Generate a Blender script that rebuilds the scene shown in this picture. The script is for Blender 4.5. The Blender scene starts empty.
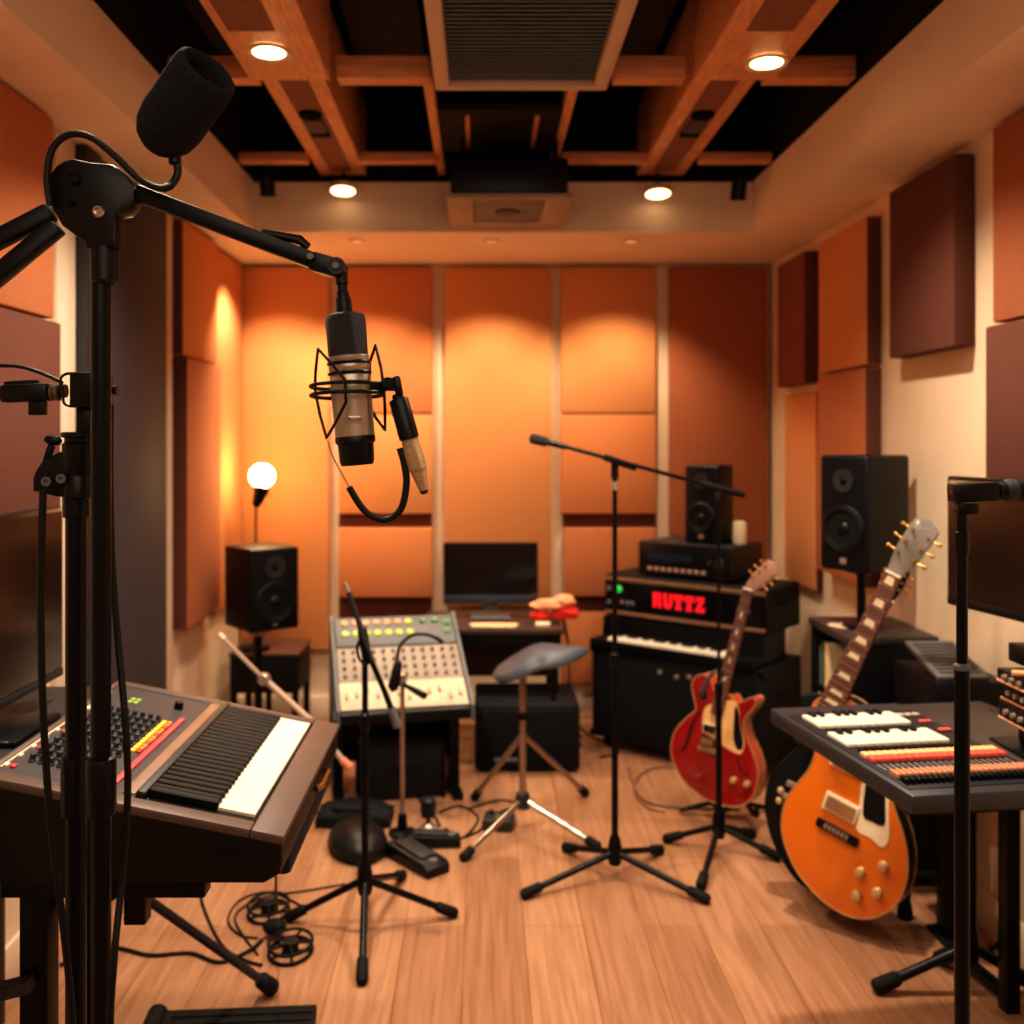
import bpy, bmesh, math, random
from mathutils import Vector, Matrix
random.seed(11)
scene = bpy.context.scene
col = scene.collection
R = math.radians
V = Vector

# ------------------------------------------------------------------ measuring
# survey of the photograph: eye height 1.4 m, level view, 1000 px focal length
EYE, FPX, VX, VY = 1.4, 1000.0, 482.0, 438.0
def at(px, py, d):
    """room point seen at (px,py) at distance d along the room"""
    return V(((px - VX) * d / FPX, d, EYE - (py - VY) * d / FPX))
def ground(px, py, h=0.0):
    d = (EYE - h) * FPX / (py - VY)
    return V(((px - VX) * d / FPX, d, h))

# ------------------------------------------------------------------ materials
def lin(c):
    return tuple(((x / 255) / 12.92 if x / 255 <= .04045 else ((x / 255 + .055) / 1.055) ** 2.4) for x in c) + (1,)
MATS = {}
def pm(name, rgb, rough=.5, metal=0., var=.12, scale=12., bump=0., bscale=250., emit=0., ecol=None, coat=0., spec=None, stretch=None, trans=0.):
    if name in MATS: return MATS[name]
    m = bpy.data.materials.new(name); m.use_nodes = True
    nt = m.node_tree; b = nt.nodes['Principled BSDF']
    tc = nt.nodes.new('ShaderNodeTexCoord')
    src = tc.outputs['Object']
    if stretch:
        mp = nt.nodes.new('ShaderNodeMapping'); mp.inputs['Scale'].default_value = stretch
        nt.links.new(src, mp.inputs[0]); src = mp.outputs[0]
    nz = nt.nodes.new('ShaderNodeTexNoise'); nz.inputs['Scale'].default_value = scale; nz.inputs['Detail'].default_value = 4
    nt.links.new(src, nz.inputs['Vector'])
    rp = nt.nodes.new('ShaderNodeValToRGB')
    c = lin(rgb)
    rp.color_ramp.elements[0].position = .3; rp.color_ramp.elements[1].position = .7
    rp.color_ramp.elements[0].color = tuple(x * (1 - var) for x in c[:3]) + (1,)
    rp.color_ramp.elements[1].color = tuple(min(1, x * (1 + var)) for x in c[:3]) + (1,)
    nt.links.new(nz.outputs['Fac'], rp.inputs[0]); nt.links.new(rp.outputs[0], b.inputs['Base Color'])
    b.inputs['Roughness'].default_value = rough; b.inputs['Metallic'].default_value = metal
    b.inputs['Specular IOR Level'].default_value = spec if spec is not None else (.28 if max(rgb) < 40 else .5)
    if coat: b.inputs['Coat Weight'].default_value = coat; b.inputs['Coat Roughness'].default_value = .1
    if trans: b.inputs['Transmission Weight'].default_value = trans
    if bump:
        n2 = nt.nodes.new('ShaderNodeTexNoise'); n2.inputs['Scale'].default_value = bscale; n2.inputs['Detail'].default_value = 2
        nt.links.new(src, n2.inputs['Vector'])
        bp = nt.nodes.new('ShaderNodeBump'); bp.inputs['Strength'].default_value = bump; bp.inputs['Distance'].default_value = .003
        nt.links.new(n2.outputs['Fac'], bp.inputs['Height']); nt.links.new(bp.outputs[0], b.inputs['Normal'])
    if emit:
        b.inputs['Emission Color'].default_value = lin(ecol or rgb); b.inputs['Emission Strength'].default_value = emit
    MATS[name] = m
    return m

def floor_material():
    m = bpy.data.materials.new('oak_planks'); m.use_nodes = True
    nt = m.node_tree; b = nt.nodes['Principled BSDF']; N = nt.nodes.new; L = nt.links.new
    tc = N('ShaderNodeTexCoord'); mp = N('ShaderNodeMapping'); mp.inputs['Rotation'].default_value = (0, 0, R(90)); mp.inputs['Location'].default_value = (.37, .05, 0)
    L(tc.outputs['Object'], mp.inputs[0])
    br = N('ShaderNodeTexBrick'); br.inputs['Scale'].default_value = 1; br.inputs['Brick Width'].default_value = 1.25
    br.inputs['Row Height'].default_value = .17; br.inputs['Mortar Size'].default_value = .0012; br.inputs['Mortar Smooth'].default_value = .2
    br.inputs['Bias'].default_value = 0; br.offset = .37
    br.inputs['Color1'].default_value = lin((154, 112, 84)); br.inputs['Color2'].default_value = lin((176, 132, 102)); br.inputs['Mortar'].default_value = lin((120, 70, 38))
    L(mp.outputs[0], br.inputs['Vector'])
    m2 = N('ShaderNodeMapping'); m2.inputs['Scale'].default_value = (26, 1.3, 1); L(tc.outputs['Object'], m2.inputs[0])
    nz = N('ShaderNodeTexNoise'); nz.inputs['Scale'].default_value = 2.2; nz.inputs['Detail'].default_value = 7; nz.inputs['Distortion'].default_value = .6
    L(m2.outputs[0], nz.inputs['Vector'])
    rp = N('ShaderNodeValToRGB'); rp.color_ramp.elements[0].position = .32; rp.color_ramp.elements[1].position = .7
    rp.color_ramp.elements[0].color = (.66, .58, .5, 1); rp.color_ramp.elements[1].color = (1.06, 1.05, 1.03, 1)
    L(nz.outputs['Fac'], rp.inputs[0])
    mx = N('ShaderNodeMix'); mx.data_type = 'RGBA'; mx.blend_type = 'MULTIPLY'; mx.inputs[0].default_value = .85
    L(br.outputs['Color'], mx.inputs[6]); L(rp.outputs[0], mx.inputs[7]); L(mx.outputs[2], b.inputs['Base Color'])
    b.inputs['Roughness'].default_value = .42
    bp = N('ShaderNodeBump'); bp.inputs['Strength'].default_value = .15; bp.inputs['Distance'].default_value = .002
    L(br.outputs['Fac'], bp.inputs['Height']); bp.invert = True; L(bp.outputs[0], b.inputs['Normal'])
    return m

# ------------------------------------------------------------------ mesh builder
def spline(pts, n=8, closed=False):
    pts = [V(p) for p in pts]; out = []
    k = len(pts)
    for i in range(k if closed else k - 1):
        if closed: a, b, c, d = pts[i - 1], pts[i], pts[(i + 1) % k], pts[(i + 2) % k]
        else: a, b, c, d = pts[max(i - 1, 0)], pts[i], pts[i + 1], pts[min(i + 2, k - 1)]
        for j in range(n):
            t = j / n
            out.append(.5 * ((2 * b) + (c - a) * t + (2 * a - 5 * b + 4 * c - d) * t * t + (3 * b - a - 3 * c + d) * t ** 3))
    if not closed: out.append(pts[-1])
    return out

def frame(o, ex, ey):
    ex = V(ex).normalized(); ey = V(ey); ez = ex.cross(ey).normalized(); ey = ez.cross(ex)
    m = Matrix((ex, ey, ez)).transposed().to_4x4(); m.translation = V(o); return m
def axis_frame(o, z, hint=(0, 1, 0)):
    z = V(z).normalized(); h = V(hint)
    if abs(z.dot(h)) > .95: h = V((1, 0, 0))
    x = h.cross(z).normalized(); y = z.cross(x)
    m = Matrix((x, y, z)).transposed().to_4x4(); m.translation = V(o); return m
T = Matrix.Translation
def RZ(a): return Matrix.Rotation(a, 4, 'Z')

class MB:
    def __init__(s, M=None): s.v = []; s.f = []; s.m = []; s.M = M or Matrix(); s.cur = 0
    def add(s, verts, faces, M=None, mi=None):
        M = s.M @ M if M else s.M; k = len(s.v)
        s.v += [M @ V(v) for v in verts]; s.f += [[i + k for i in f] for f in faces]
        if mi is None: mi = s.cur
        s.m += mi if isinstance(mi, list) else [mi] * len(faces)
        return s
    def _bm(s, bm, M=None, mi=None):
        bm.verts.ensure_lookup_table(); bm.verts.index_update()
        s.add([v.co.copy() for v in bm.verts], [[v.index for v in f.verts] for f in bm.faces], M, mi); bm.free(); return s
    def box(s, c, size, bev=0., seg=2, M=None):
        bm = bmesh.new(); bmesh.ops.create_cube(bm, size=1, matrix=T(V(c)) @ Matrix.Diagonal((*size, 1)))
        if bev: bmesh.ops.bevel(bm, geom=bm.edges[:], offset=min(bev, min(size) * .49), segments=seg, affect='EDGES', profile=.5)
        return s._bm(bm, M)
    def span(s, lo, hi, bev=0., seg=2, M=None):
        lo, hi = V(lo), V(hi); return s.box((lo + hi) / 2, [abs(x) for x in hi - lo], bev, seg, M)
    def tube(s, pts, r, n=10, closed=False, caps=True, M=None, flat=1.):
        pts = [V(p) for p in pts]; k = len(pts); rs = r if isinstance(r, (list, tuple)) else [r] * k
        tg = []
        for i in range(k):
            a = pts[i - 1] if (i or closed) else pts[i]; b = pts[(i + 1) % k] if (i < k - 1 or closed) else pts[i]
            tg.append((b - a).normalized())
        h = V((0, 0, 1)) if abs(tg[0].z) < .9 else V((0, 1, 0))
        u = (h - tg[0] * h.dot(tg[0])).normalized(); verts = []; faces = []
        for i in range(k):
            u = (u - tg[i] * u.dot(tg[i])).normalized(); w = tg[i].cross(u)
            for j in range(n):
                a = 2 * math.pi * j / n; verts.append(pts[i] + (u * math.cos(a) + w * math.sin(a) * flat) * rs[i])
        for i in range(k if closed else k - 1):
            for j in range(n):
                i2 = (i + 1) % k
                faces.append([i * n + j, i * n + (j + 1) % n, i2 * n + (j + 1) % n, i2 * n + j])
        if caps and not closed:
            faces.append(list(range(n))[::-1]); faces.append([(k - 1) * n + j for j in range(n)])
        return s.add(verts, faces, M)
    def cyl(s, a, b, r, r2=None, n=16, M=None): return s.tube([a, b], [r, r if r2 is None else r2], n, M=M)
    def bar(s, a, b, w, h, up=(0, 0, 1), bev=.0, M=None):
        a, b = V(a), V(b); z = (b - a).normalized(); F_ = axis_frame((a + b) / 2, z, up)
        return s.box((0, 0, 0), (w, h, (b - a).length), bev, 2, (M @ F_) if M else F_)
    def lathe(s, prof, n=24, M=None, caps=True):
        k = len(prof); verts = [(r * math.cos(2 * math.pi * j / n), r * math.sin(2 * math.pi * j / n), z) for r, z in prof for j in range(n)]
        faces = [[i * n + j, i * n + (j + 1) % n, (i + 1) * n + (j + 1) % n, (i + 1) * n + j] for i in range(k - 1) for j in range(n)]
        if caps: faces.append(list(range(n))[::-1]); faces.append([(k - 1) * n + j for j in range(n)])
        return s.add(verts, faces, M)
    def ball(s, c, r, sc=(1, 1, 1), n=20, M=None):
        bm = bmesh.new(); bmesh.ops.create_uvsphere(bm, u_segments=n, v_segments=max(6, n // 2), radius=r, matrix=T(V(c)) @ Matrix.Diagonal((*sc, 1)))
        return s._bm(bm, M)
    def prism(s, outline, y0, y1, bev=0., M=None, mats=None, seg=2):
        """outline (x,z) extruded along y; front is y0"""
        bm = bmesh.new(); k = len(outline)
        a = [bm.verts.new((p[0], y0, p[1])) for p in outline]; b = [bm.verts.new((p[0], y1, p[1])) for p in outline]
        f0 = bm.faces.new(a); f1 = bm.faces.new(b[::-1])
        for i in range(k): bm.faces.new((a[i], b[i], b[(i + 1) % k], a[(i + 1) % k]))
        bmesh.ops.recalc_face_normals(bm, faces=bm.faces[:])
        if bev:
            e = [x for x in f0.edges] + [x for x in f1.edges]
            bmesh.ops.bevel(bm, geom=e, offset=bev, segments=seg, affect='EDGES', profile=.5)
        mi = None
        bm.normal_update()
        if mats: mi = [mats[0] if f.normal.y < -.6 and y0 < y1 or f.normal.y > .6 and y0 > y1 else mats[1] for f in bm.faces]
        return s._bm(bm, M, mi)
    def build(s, name, mats, parent=None, angle=35, world=None):
        me = bpy.data.meshes.new(name)
        off = V((0, 0, 0)); rt = parent
        while rt is not None and rt.parent is not None: rt = rt.parent
        if rt is not None and rt.get('_w'): off = rt.location
        if world is not None: off = V(world)
        me.from_pydata([v - off for v in s.v], [], s.f)
        for m in (mats if isinstance(mats, (list, tuple)) else [mats]): me.materials.append(m)
        for p, i in zip(me.polygons, s.m): p.material_index = i
        me.validate(); bm = bmesh.new(); bm.from_mesh(me); bmesh.ops.recalc_face_normals(bm, faces=bm.faces[:]); bm.to_mesh(me); bm.free()
        me.shade_smooth(); me.set_sharp_from_angle(angle=R(angle)); me.update()
        o = bpy.data.objects.new(name, me); col.objects.link(o)
        if parent is not None: o.parent = parent
        if world is not None: o.location = off
        return o

def tag(o, label, cat, group=None):
    o['label'] = label; o['category'] = cat
    if group: o['group'] = group
    return o
ROOTS = []
def thing(name, label, cat, loc=(0, 0, 0), rotz=0., group=None, world=False, rot=None):
    o = bpy.data.objects.new(name, None); col.objects.link(o); o.location = V(loc); o.empty_display_size = .05
    if rot is not None: o.rotation_euler = rot.to_euler()
    else: o.rotation_euler = (0, 0, rotz)
    if world: o['_w'] = 1
    ROOTS.append(o)
    return tag(o, label, cat, group)
def solo(name, mb, mat, label, cat, group=None, origin=None, angle=35):
    lo = V((min(v.x for v in mb.v), min(v.y for v in mb.v), min(v.z for v in mb.v))); hi = V((max(v.x for v in mb.v), max(v.y for v in mb.v), 0))
    o = mb.build(name, mat, None, angle, world=origin if origin is not None else ((lo.x + hi.x) / 2, (lo.y + hi.y) / 2, lo.z))
    return tag(o, label, cat, group)
def struct(name, mb, mat, parent=None):
    o = mb.build(name, mat, parent)
    if parent is None: o['kind'] = 'structure'
    return o
def inst(name, src, parent, M):
    """another copy of a small part (shares its mesh)"""
    o = bpy.data.objects.new(name, src); col.objects.link(o); o.parent = parent
    rt = parent
    while rt.parent is not None: rt = rt.parent
    M = M.copy()
    if rt.get('_w'): M.translation = M.translation - rt.location
    o.matrix_local = M
    return o
def mesh_of(mb, mats, name):
    o = mb.build(name, mats); me = o.data; bpy.data.objects.remove(o); return me

# palette
BLACK = pm('black_plastic', (9, 11, 16), .42, var=.15)
BLACKM = pm('black_metal', (8, 10, 15), .36, .2, var=.1)
SATIN = pm('satin_black', (7, 9, 14), .36, var=.1)
RUBBER = pm('black_rubber', (8, 8, 9), .75, var=.2)
DARKG = pm('dark_grey', (34, 35, 40), .5, var=.1)
GREY = pm('grey_plastic', (92, 94, 98), .5, var=.08)
TOLEX = pm('black_tolex', (10, 12, 17), .6, var=.2, bump=.35, bscale=500)
CLOTH = pm('grille_cloth', (9, 11, 15), .85, var=.3, scale=90, bump=.5, bscale=700)
CHROME = pm('chrome', (200, 190, 180), .22, 1., var=.05)
SILVER = pm('satin_silver', (176, 164, 150), .38, .75, var=.06)
GOLD = pm('brass', (200, 150, 80), .3, 1., var=.1)
COPPER = pm('warm_steel', (158, 130, 114), .35, .6, var=.1)
CREAM = pm('cream_plastic', (232, 214, 182), .45, var=.05)
IVORY = pm('ivory_keys', (226, 218, 200), .3, var=.03, coat=.3)
EBONY = pm('ebony_keys', (5, 7, 11), .5, var=.1)
WALL = pm('cream_plaster', (224, 199, 170), .85, var=.04, scale=5, bump=.08, bscale=120)
SOFF = pm('soffit_plaster', (234, 210, 186), .85, var=.04, scale=4)
ORANGE = pm('orange_fabric', (212, 142, 90), .95, var=.07, scale=120, bump=.5, bscale=600)
TERRA = pm('terracotta_fabric', (184, 112, 70), .95, var=.08, scale=120, bump=.5, bscale=600)
RUST = pm('rust_fabric', (164, 96, 62), .95, var=.08, scale=120, bump=.5, bscale=600)
APRIC = pm('apricot_fabric', (204, 128, 80), .95, var=.07, scale=120, bump=.5, bscale=600)
BROWN = pm('brown_fabric', (130, 76, 50), .95, var=.08, scale=120, bump=.5, bscale=600)
MAROON = pm('maroon_fabric', (98, 54, 40), .95, var=.08, scale=120, bump=.5, bscale=600)
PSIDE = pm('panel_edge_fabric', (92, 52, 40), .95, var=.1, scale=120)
BEAM = pm('stained_timber', (212, 148, 102), .5, var=.22, scale=9, stretch=(14, 1.2, 14))
BEAMX = pm('cross_timber', (206, 140, 96), .5, var=.22, scale=9, stretch=(1.2, 14, 14))
MESHP = pm('brown_perforated_panel', (132, 84, 60), .8, var=.3, scale=160)
CEIL = pm('ceiling_void_black', (13, 11, 11), .9, var=.25, scale=3)
VOIDP = pm('dim_ceiling_board', (38, 27, 22), .8, var=.25, scale=4)
OFFW = pm('offwhite_casing', (196, 172, 150), .55, var=.04)
SKIRT = pm('skirting_paint', (222, 200, 176), .5, var=.03)
DOORG = pm('dark_grey_door', (62, 56, 62), .75, var=.05, scale=6)
DOORD = pm('door_frame_dark', (38, 36, 40), .5, var=.05)
GLOW = pm('lit_lens', (255, 236, 200), .4, emit=9., ecol=(255, 214, 150))
GLOWS = pm('round_lens', (255, 236, 200), .4, emit=3.2, ecol=(255, 220, 165))
SOFTGLOW = pm('dim_lens', (240, 200, 160), .5, emit=.22, ecol=(255, 200, 140))
SCREEN = pm('black_glass', (10, 10, 13), .12, var=.1, spec=.6)
SCREENW = pm('screen_glass_painted_reflection', (34, 22, 16), .15, var=.1, spec=.6)  # brown of the reflected room put into the glass colour
FOAM = pm('charcoal_foam', (24, 26, 31), .95, var=.3, scale=200, bump=.9, bscale=420)
CABLE = pm('black_cable', (14, 13, 14), .55, var=.1)
RED = pm('red_glow', (230, 28, 44), .5, emit=.38, ecol=(240, 20, 44))
GREENL = pm('green_light', (40, 190, 90), .5, emit=.5)
# ================================================================== SETTING
XL, XR, YB, YF = -1.21, 1.44, 5.0, -1.3
struct('floor', MB().span((XL - .1, YF - .1, -.08), (XR + .1, YB + .1, 0)), floor_material())
struct('ceiling', MB().span((XL - .1, YF - .1, 2.92), (XR + .1, YB + .1, 3.0)), CEIL)
struct('wall_back', MB().span((XL - .1, YB, 0), (XR + .1, YB + .1, 2.92)), WALL)
struct('wall_left', MB().span((XL - .1, YF, 0), (XL, YB, 2.92)), WALL)
struct('wall_right', MB().span((XR, YF, 0), (XR + .1, YB, 2.92)), WALL)
struct('wall_front', MB().span((XL - .1, YF - .1, 0), (XR + .1, YF, 2.92)), WALL)
SB, ST = 2.265, 2.475          # plaster soffit around the open timber ceiling
struct('trim_1', MB().span((XL, YF, SB), (-.955, 4.2, ST)), SOFF)
struct('trim_2', MB().span((1.135, YF, SB), (XR, 4.2, ST)), SOFF)
struct('trim_3', MB().span((XL, 4.2, SB), (XR, YB, ST)), SOFF)
for nm, a, b in (('baseboard_back', (XL, YB - .015, 0), (XR, YB, .115)), ('baseboard_left', (XL, YF, 0), (XL + .015, 2.85, .115)),
                 ('baseboard_left', (XL, 3.82, 0), (XL + .015, YB - .016, .115)), ('baseboard_right', (XR - .015, YF, 0), (XR, YB - .016, .115))):
    struct(nm, MB().span(a, b, .004), SKIRT)
struct('ceiling_lining', MB().span((XL, YF, ST + .001), (-.958, 4.205, 2.919)), CEIL)
struct('ceiling_lining', MB().span((1.138, YF, ST + .001), (XR, 4.205, 2.919)), CEIL)
struct('ceiling_lining', MB().span((-.957, 4.205, ST + .001), (1.137, YB, 2.919)), CEIL)
# dark flush door in the side wall
dm = MB().span((XL, 3.06, 0), (XL + .035, 3.73, 2.262), .004)
door = struct('door_1', dm, DOORG)
dj = MB().span((XL, 2.935, 0), (XL + .05, 3.055, 2.262), .004)
dj.build('door_frame', DOORD, door)
struct('trim_4', MB().span((XL, 2.80, 0), (XL + .02, 2.93, 2.263), .003), SKIRT)
struct('trim_5', MB().span((XL, 3.735, 0), (XL + .02, 3.85, 2.263), .003), SKIRT)

# timber ceiling: two deep stepped beams running away, cross beams, thin rails
def beam(xa, xb, far_z, near_z, xa2, xb2):
    m = MB(); m.span((xa, 2.93, far_z), (xb, 4.19, 2.78), .004)
    b = struct('ceiling_beam', m, BEAM)
    MB().span((xa2, -1.2, near_z), (xb2, 2.925, 2.80), .004).build('lower_casing', BEAM, b)
    w = (xa + xb) / 2
    MB().span((w - .045, 2.98, far_z - .004), (w + .045, 4.1, far_z - .0005)).build('inset_panel', MESHP, b)
    MB().span((w - .07, 1.0, near_z - .004), (w + .05, 2.56, near_z - .0005)).build('inset_panel', MESHP, b)
    v = MB(); v.lathe([(.038, 0), (.038, .012)], 20, T((w, 3.38, far_z - .014)))
    v.span((w - .032, 3.57, far_z - .015), (w + .032, 3.61, far_z - .004))
    MB().span((w - .03, 3.43, far_z - .014), (w + .03, 3.575, far_z - .004)).build('speaker_plate', pm('plate_grey', (74, 68, 64), .7), b)
    v.build('vent_plate', pm('vent_black', (9, 9, 9), .9, spec=.05), b)
    return b
beam(-.677, -.483, 2.5, 2.445, -.677, -.444)
beam(.648, .845, 2.5, 2.445, .62, .855)
def crossbeam(y0, y1, z0, z1, segs):
    for a, b in segs: struct('cross_beam', MB().span((a, y0, z0), (b, y1, z1), .003), BEAMX)
crossbeam(3.02, 3.09, 2.488, 2.556, ((-.95, -.68), (-.44, -.16), (.40, .615), (.86, 1.13)))
crossbeam(3.89, 3.95, 2.478, 2.514, ((-.95, -.68), (-.478, -.174), (.31, .645), (.85, 1.13)))
for x in (-.172, .285): struct('ceiling_rail', MB().span((x - .012, 3.06, 2.50), (x + .02, 4.19, 2.55), .003), BEAM)
bd = struct('ceiling_board', MB().span((-.15, 3.37, 2.505), (.28, 3.86, 2.53)), VOIDP)
for x in (-.05, .19): MB().span((x - .008, 3.42, 2.499), (x + .008, 3.80, 2.5045)).build('batten', BEAM, bd)
struct('ceiling_board', MB().span((-.44, 2.5, 2.74), (-.2, 3.75, 2.78)), VOIDP)
struct('ceiling_board', MB().span((.40, 2.5, 2.74), (.60, 3.75, 2.78)), VOIDP)
struct('ceiling_board', MB().span((-.93, 2.4, 2.76), (-.70, 3.7, 2.80)), VOIDP)

# ================================================================== CEILING FITTINGS
def downlight(p, r, label, group):
    t = thing('downlight', label, 'ceiling light', p, 0, group)
    m = MB(); m.lathe([(r * .82, 0), (r, -.002), (r * 1.12, -.004), (r * 1.15, -.001), (r * 1.15, .004)], 28, caps=False); m.build('trim_ring', OFFW, t)
    MB().lathe([(r * .84, -.001), (r * .84, .004)], 28).build('lens', GLOW, t)
downlight((-.575, 2.70, 2.440), .052, 'lit round downlight in the timber beam above the foam windscreen', 'beam downlights')
downlight((.790, 2.775, 2.440), .052, 'lit round downlight in the timber beam over the guitars', 'beam downlights')
def fascia_light(px, py, label):
    p = at(px, py, 4.12); t = thing('round_downlight', label, 'ceiling light', p, 0, 'round lights at the rear soffit', rot=Matrix.Rotation(R(-10), 4, 'X'))
    MB().lathe([(.058, .012), (.058, -.004), (.052, -.008)], 24).build('housing', OFFW, t)
    MB().lathe([(.05, -.011), (.05, -.0085)], 24).build('lens', GLOWS, t)
    MB().tube([(0, .0, .012), (0, .01, .18)], .006).build('stem', SATIN, t)
fascia_light(343, 189, 'lit round light at the rear soffit, under the timber beam end nearest the lamp corner')
fascia_light(658, 192, 'lit round light hung before the rear soffit under the beam end over the amplifiers')
SOFFIT_SPOTS = [at(357, 240, 4.37), at(491.5, 240, 4.37), at(631, 241, 4.37)]
for p, w in zip(SOFFIT_SPOTS, ('over the hanging microphone', 'below the small ceiling unit', 'toward the bookshelf speaker')):
    t = thing('soffit_spot', 'small recessed spot in the rear soffit ' + w, 'ceiling light', (p.x, p.y, SB - .0005), 0, 'recessed spots in the rear soffit')
    MB().lathe([(.028, -.006), (.036, -.003), (.036, 0)], 20).build('bezel', OFFW, t)
    MB().lathe([(.025, -.0075), (.025, -.0062)], 20).build('lens', SOFTGLOW, t)
def track_spot(px, py, label):
    p = at(px, py, 4.0); t = thing('track_spot', label, 'spotlight', p, 0, 'black track spotlights')
    M_ = Matrix.Rotation(R(20), 4, 'X')
    MB(M_).lathe([(.022, .045), (.030, .03), (.030, -.035), (.034, -.045), (.030, -.045), (.024, -.03)], 18, caps=False).build('can', SATIN, t)
    MB().tube([(0, .01, .03), (0, .015, 2.53 - p.z)], .009, 10).build('stem', SATIN, t)
    MB(M_).lathe([(.024, -.032), (.024, -.03)], 16).build('lens', GREY, t)
track_spot(267, 184, 'small black track spot hanging at the timber ceiling edge beside the foam windscreen')
track_spot(739, 188, 'small black track spot hanging at the timber ceiling edge over the guitar side')

t = thing('ceiling_air_unit', 'large off-white louvred air unit hung in the timber ceiling', 'air conditioner', (.118, 2.4, 2.45))
m = MB(); w, d0, d1 = .26, -.62, .63
for a, b in (((-w, d1 - .035, 0), (w, d1, .12)), ((-w, d0, 0), (w, d0 + .05, .12)), ((-w, d0 + .05, 0), (-w + .045, d1 - .035, .12)), ((w - .045, d0 + .05, 0), (w, d1 - .035, .12))): m.span(a, b, .008)
m.build('frame', OFFW, t)
MB().span((-w + .01, d0 + .01, .12), (w - .01, d1 - .01, .29), .01).build('casing', GREY, t)
MB().span((-w + .046, d0 + .051, .04), (w - .046, d1 - .036, .10)).build('filter', DARKG, t)
m = MB()
for i in range(46):
    y = d0 + .06 + i * (d1 - d0 - .11) / 45; m.box((0, y, .02), (2 * w - .094, .017, .004), M=T((0, y, .02)) @ Matrix.Rotation(R(32), 4, 'X') @ T((0, -y, -.02)))
m.build('louvres', pm('louvre_grey', (112, 116, 124), .6), t)
t = thing('ceiling_cassette', 'small square cassette unit hanging low at the rear of the ceiling', 'air conditioner', (.10, 3.87, 2.275))
m = MB(); w = .232
m.span((-w, -.22, 0), (w, -.19, .02), .004); m.span((-w, .19, 0), (w, .29, .02), .004); m.span((-w, -.19, 0), (-w + .1, .19, .02), .004); m.span((w - .1, -.19, 0), (w, .19, .02), .004)
m.build('frame', pm('dull_casing', (158, 138, 122), .6), t)
MB().span((-.13, -.188, .004), (.13, .188, .016), .003).build('grille', GREY, t)
MB().lathe([(.05, 0), (.05, .004)], 24, T((0, .02, -.002))).build('centre_vent', DARKG, t)
MB().span((-.215, -.21, .0205), (.215, .27, .15), .006).build('casing', SATIN, t)
m = MB()
for x in (-.17, .17): m.tube([(x, -.19, .15), (x, -.19, .50)], .008); m.tube([(x, .2, .15), (x, .2, .50)], .008)
m.build('hanger_rods', BLACKM, t)

# ================================================================== ACOUSTIC PANELS
def backpanel(px0, px1, z0, z1, mat, label, th=.05):
    x0, x1 = (px0 - VX) * (YB - th) / FPX, (px1 - VX) * (YB - th) / FPX
    m = MB().span((x0, YB - th, z0), (x1, YB - .0005, z1), .008, 2)
    solo('mounted_acoustic_panel', m, mat, label, 'acoustic panel', 'fabric panels on the back wall')
def hb(py, d=4.95): return EYE - (py - VY) * d / FPX
TOPZ = 2.245
backpanel(241, 329, .35, TOPZ, ORANGE, 'tall bright orange wall panel behind the glowing globe lamp')
backpanel(339, 432, hb(413), TOPZ, APRIC, 'pale rust wall panel behind the hanging silver microphone, highest of its column')
backpanel(339, 432, hb(514), hb(414.5), ORANGE, 'squarer orange wall panel behind the dangling microphone cable loop')
backpanel(339, 432, hb(597), hb(528), APRIC, 'low wide rust wall panel just above the mixing desk buttons', .07)
backpanel(339, 432, .2, hb(622), TERRA, 'terracotta wall panel mostly hidden behind the mixing desk')
backpanel(445, 551, hb(606), TOPZ, ORANGE, 'tall undivided orange wall panel above the computer screen')
backpanel(561, 656, hb(413), TOPZ, ORANGE, 'orange wall panel above the boom of the middle stand, highest of its column')
backpanel(561, 656, hb(514), hb(414.5), APRIC, 'pale rust wall panel crossed by the boom of the middle stand')
backpanel(565, 656, hb(596), hb(528), TERRA, 'low wide terracotta wall panel above the red cloth', .07)
backpanel(561, 640, hb(684), hb(612), TERRA, 'lowest terracotta wall panel between desk and amplifier cabinet, just over the skirting')
backpanel(670, 768, hb(600), TOPZ, RUST, 'tall dark rust wall panel behind the bookshelf speaker')
for n_, (p0, p1) in enumerate(((339, 432), (563, 656))):
    for k_, (y0, y1) in enumerate(((514.6, 527.4), (597.6, 611.4 if n_ else 621.4))):
        struct('trim_%d' % (6 + n_ * 2 + k_), MB().span(((p0 - VX) * 4.99 / FPX, 4.985, hb(y1)), ((p1 - VX) * 4.99 / FPX, 4.9995, hb(y0))), MAROON)  # added dark strips standing in for shadow in the gaps between panels
def sidepanel(x_face, y0, y1, z0, z1, mat, label, left=False):
    xw = XL if left else XR
    a, b = (xw + .0005, x_face) if left else (x_face, xw - .0005)
    m = MB(); m.span((a, y0, z0), (b, y1, z1), .007, 2)
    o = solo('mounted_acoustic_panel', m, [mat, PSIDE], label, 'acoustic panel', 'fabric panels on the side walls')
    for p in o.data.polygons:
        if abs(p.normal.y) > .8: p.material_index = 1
sidepanel(1.375, 4.27, 4.66, 1.635, 2.2, BROWN, 'small dark brown panel high in the corner above the amplifier stack')
sidepanel(1.41, 4.22, 4.66, .75, 1.60, ORANGE, 'plain orange panel low in the corner behind the amplifier heads')
sidepanel(1.385, 3.6, 4.12, 1.665, 2.2, ORANGE, 'tall orange panel above the tall loudspeaker, between two dark panels')
sidepanel(1.38, 3.6, 4.12, .86, 1.655, TERRA, 'terracotta panel partly hidden behind the tall loudspeaker')
sidepanel(1.375, 2.915, 3.38, 1.668, 2.23, MAROON, 'big dark maroon panel with a deep side, above the loudspeaker and guitar headstock')
sidepanel(1.40, 2.0, 2.745, 1.715, 2.25, RUST, 'burnt orange panel high beside the maroon one, near the frame edge')
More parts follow.
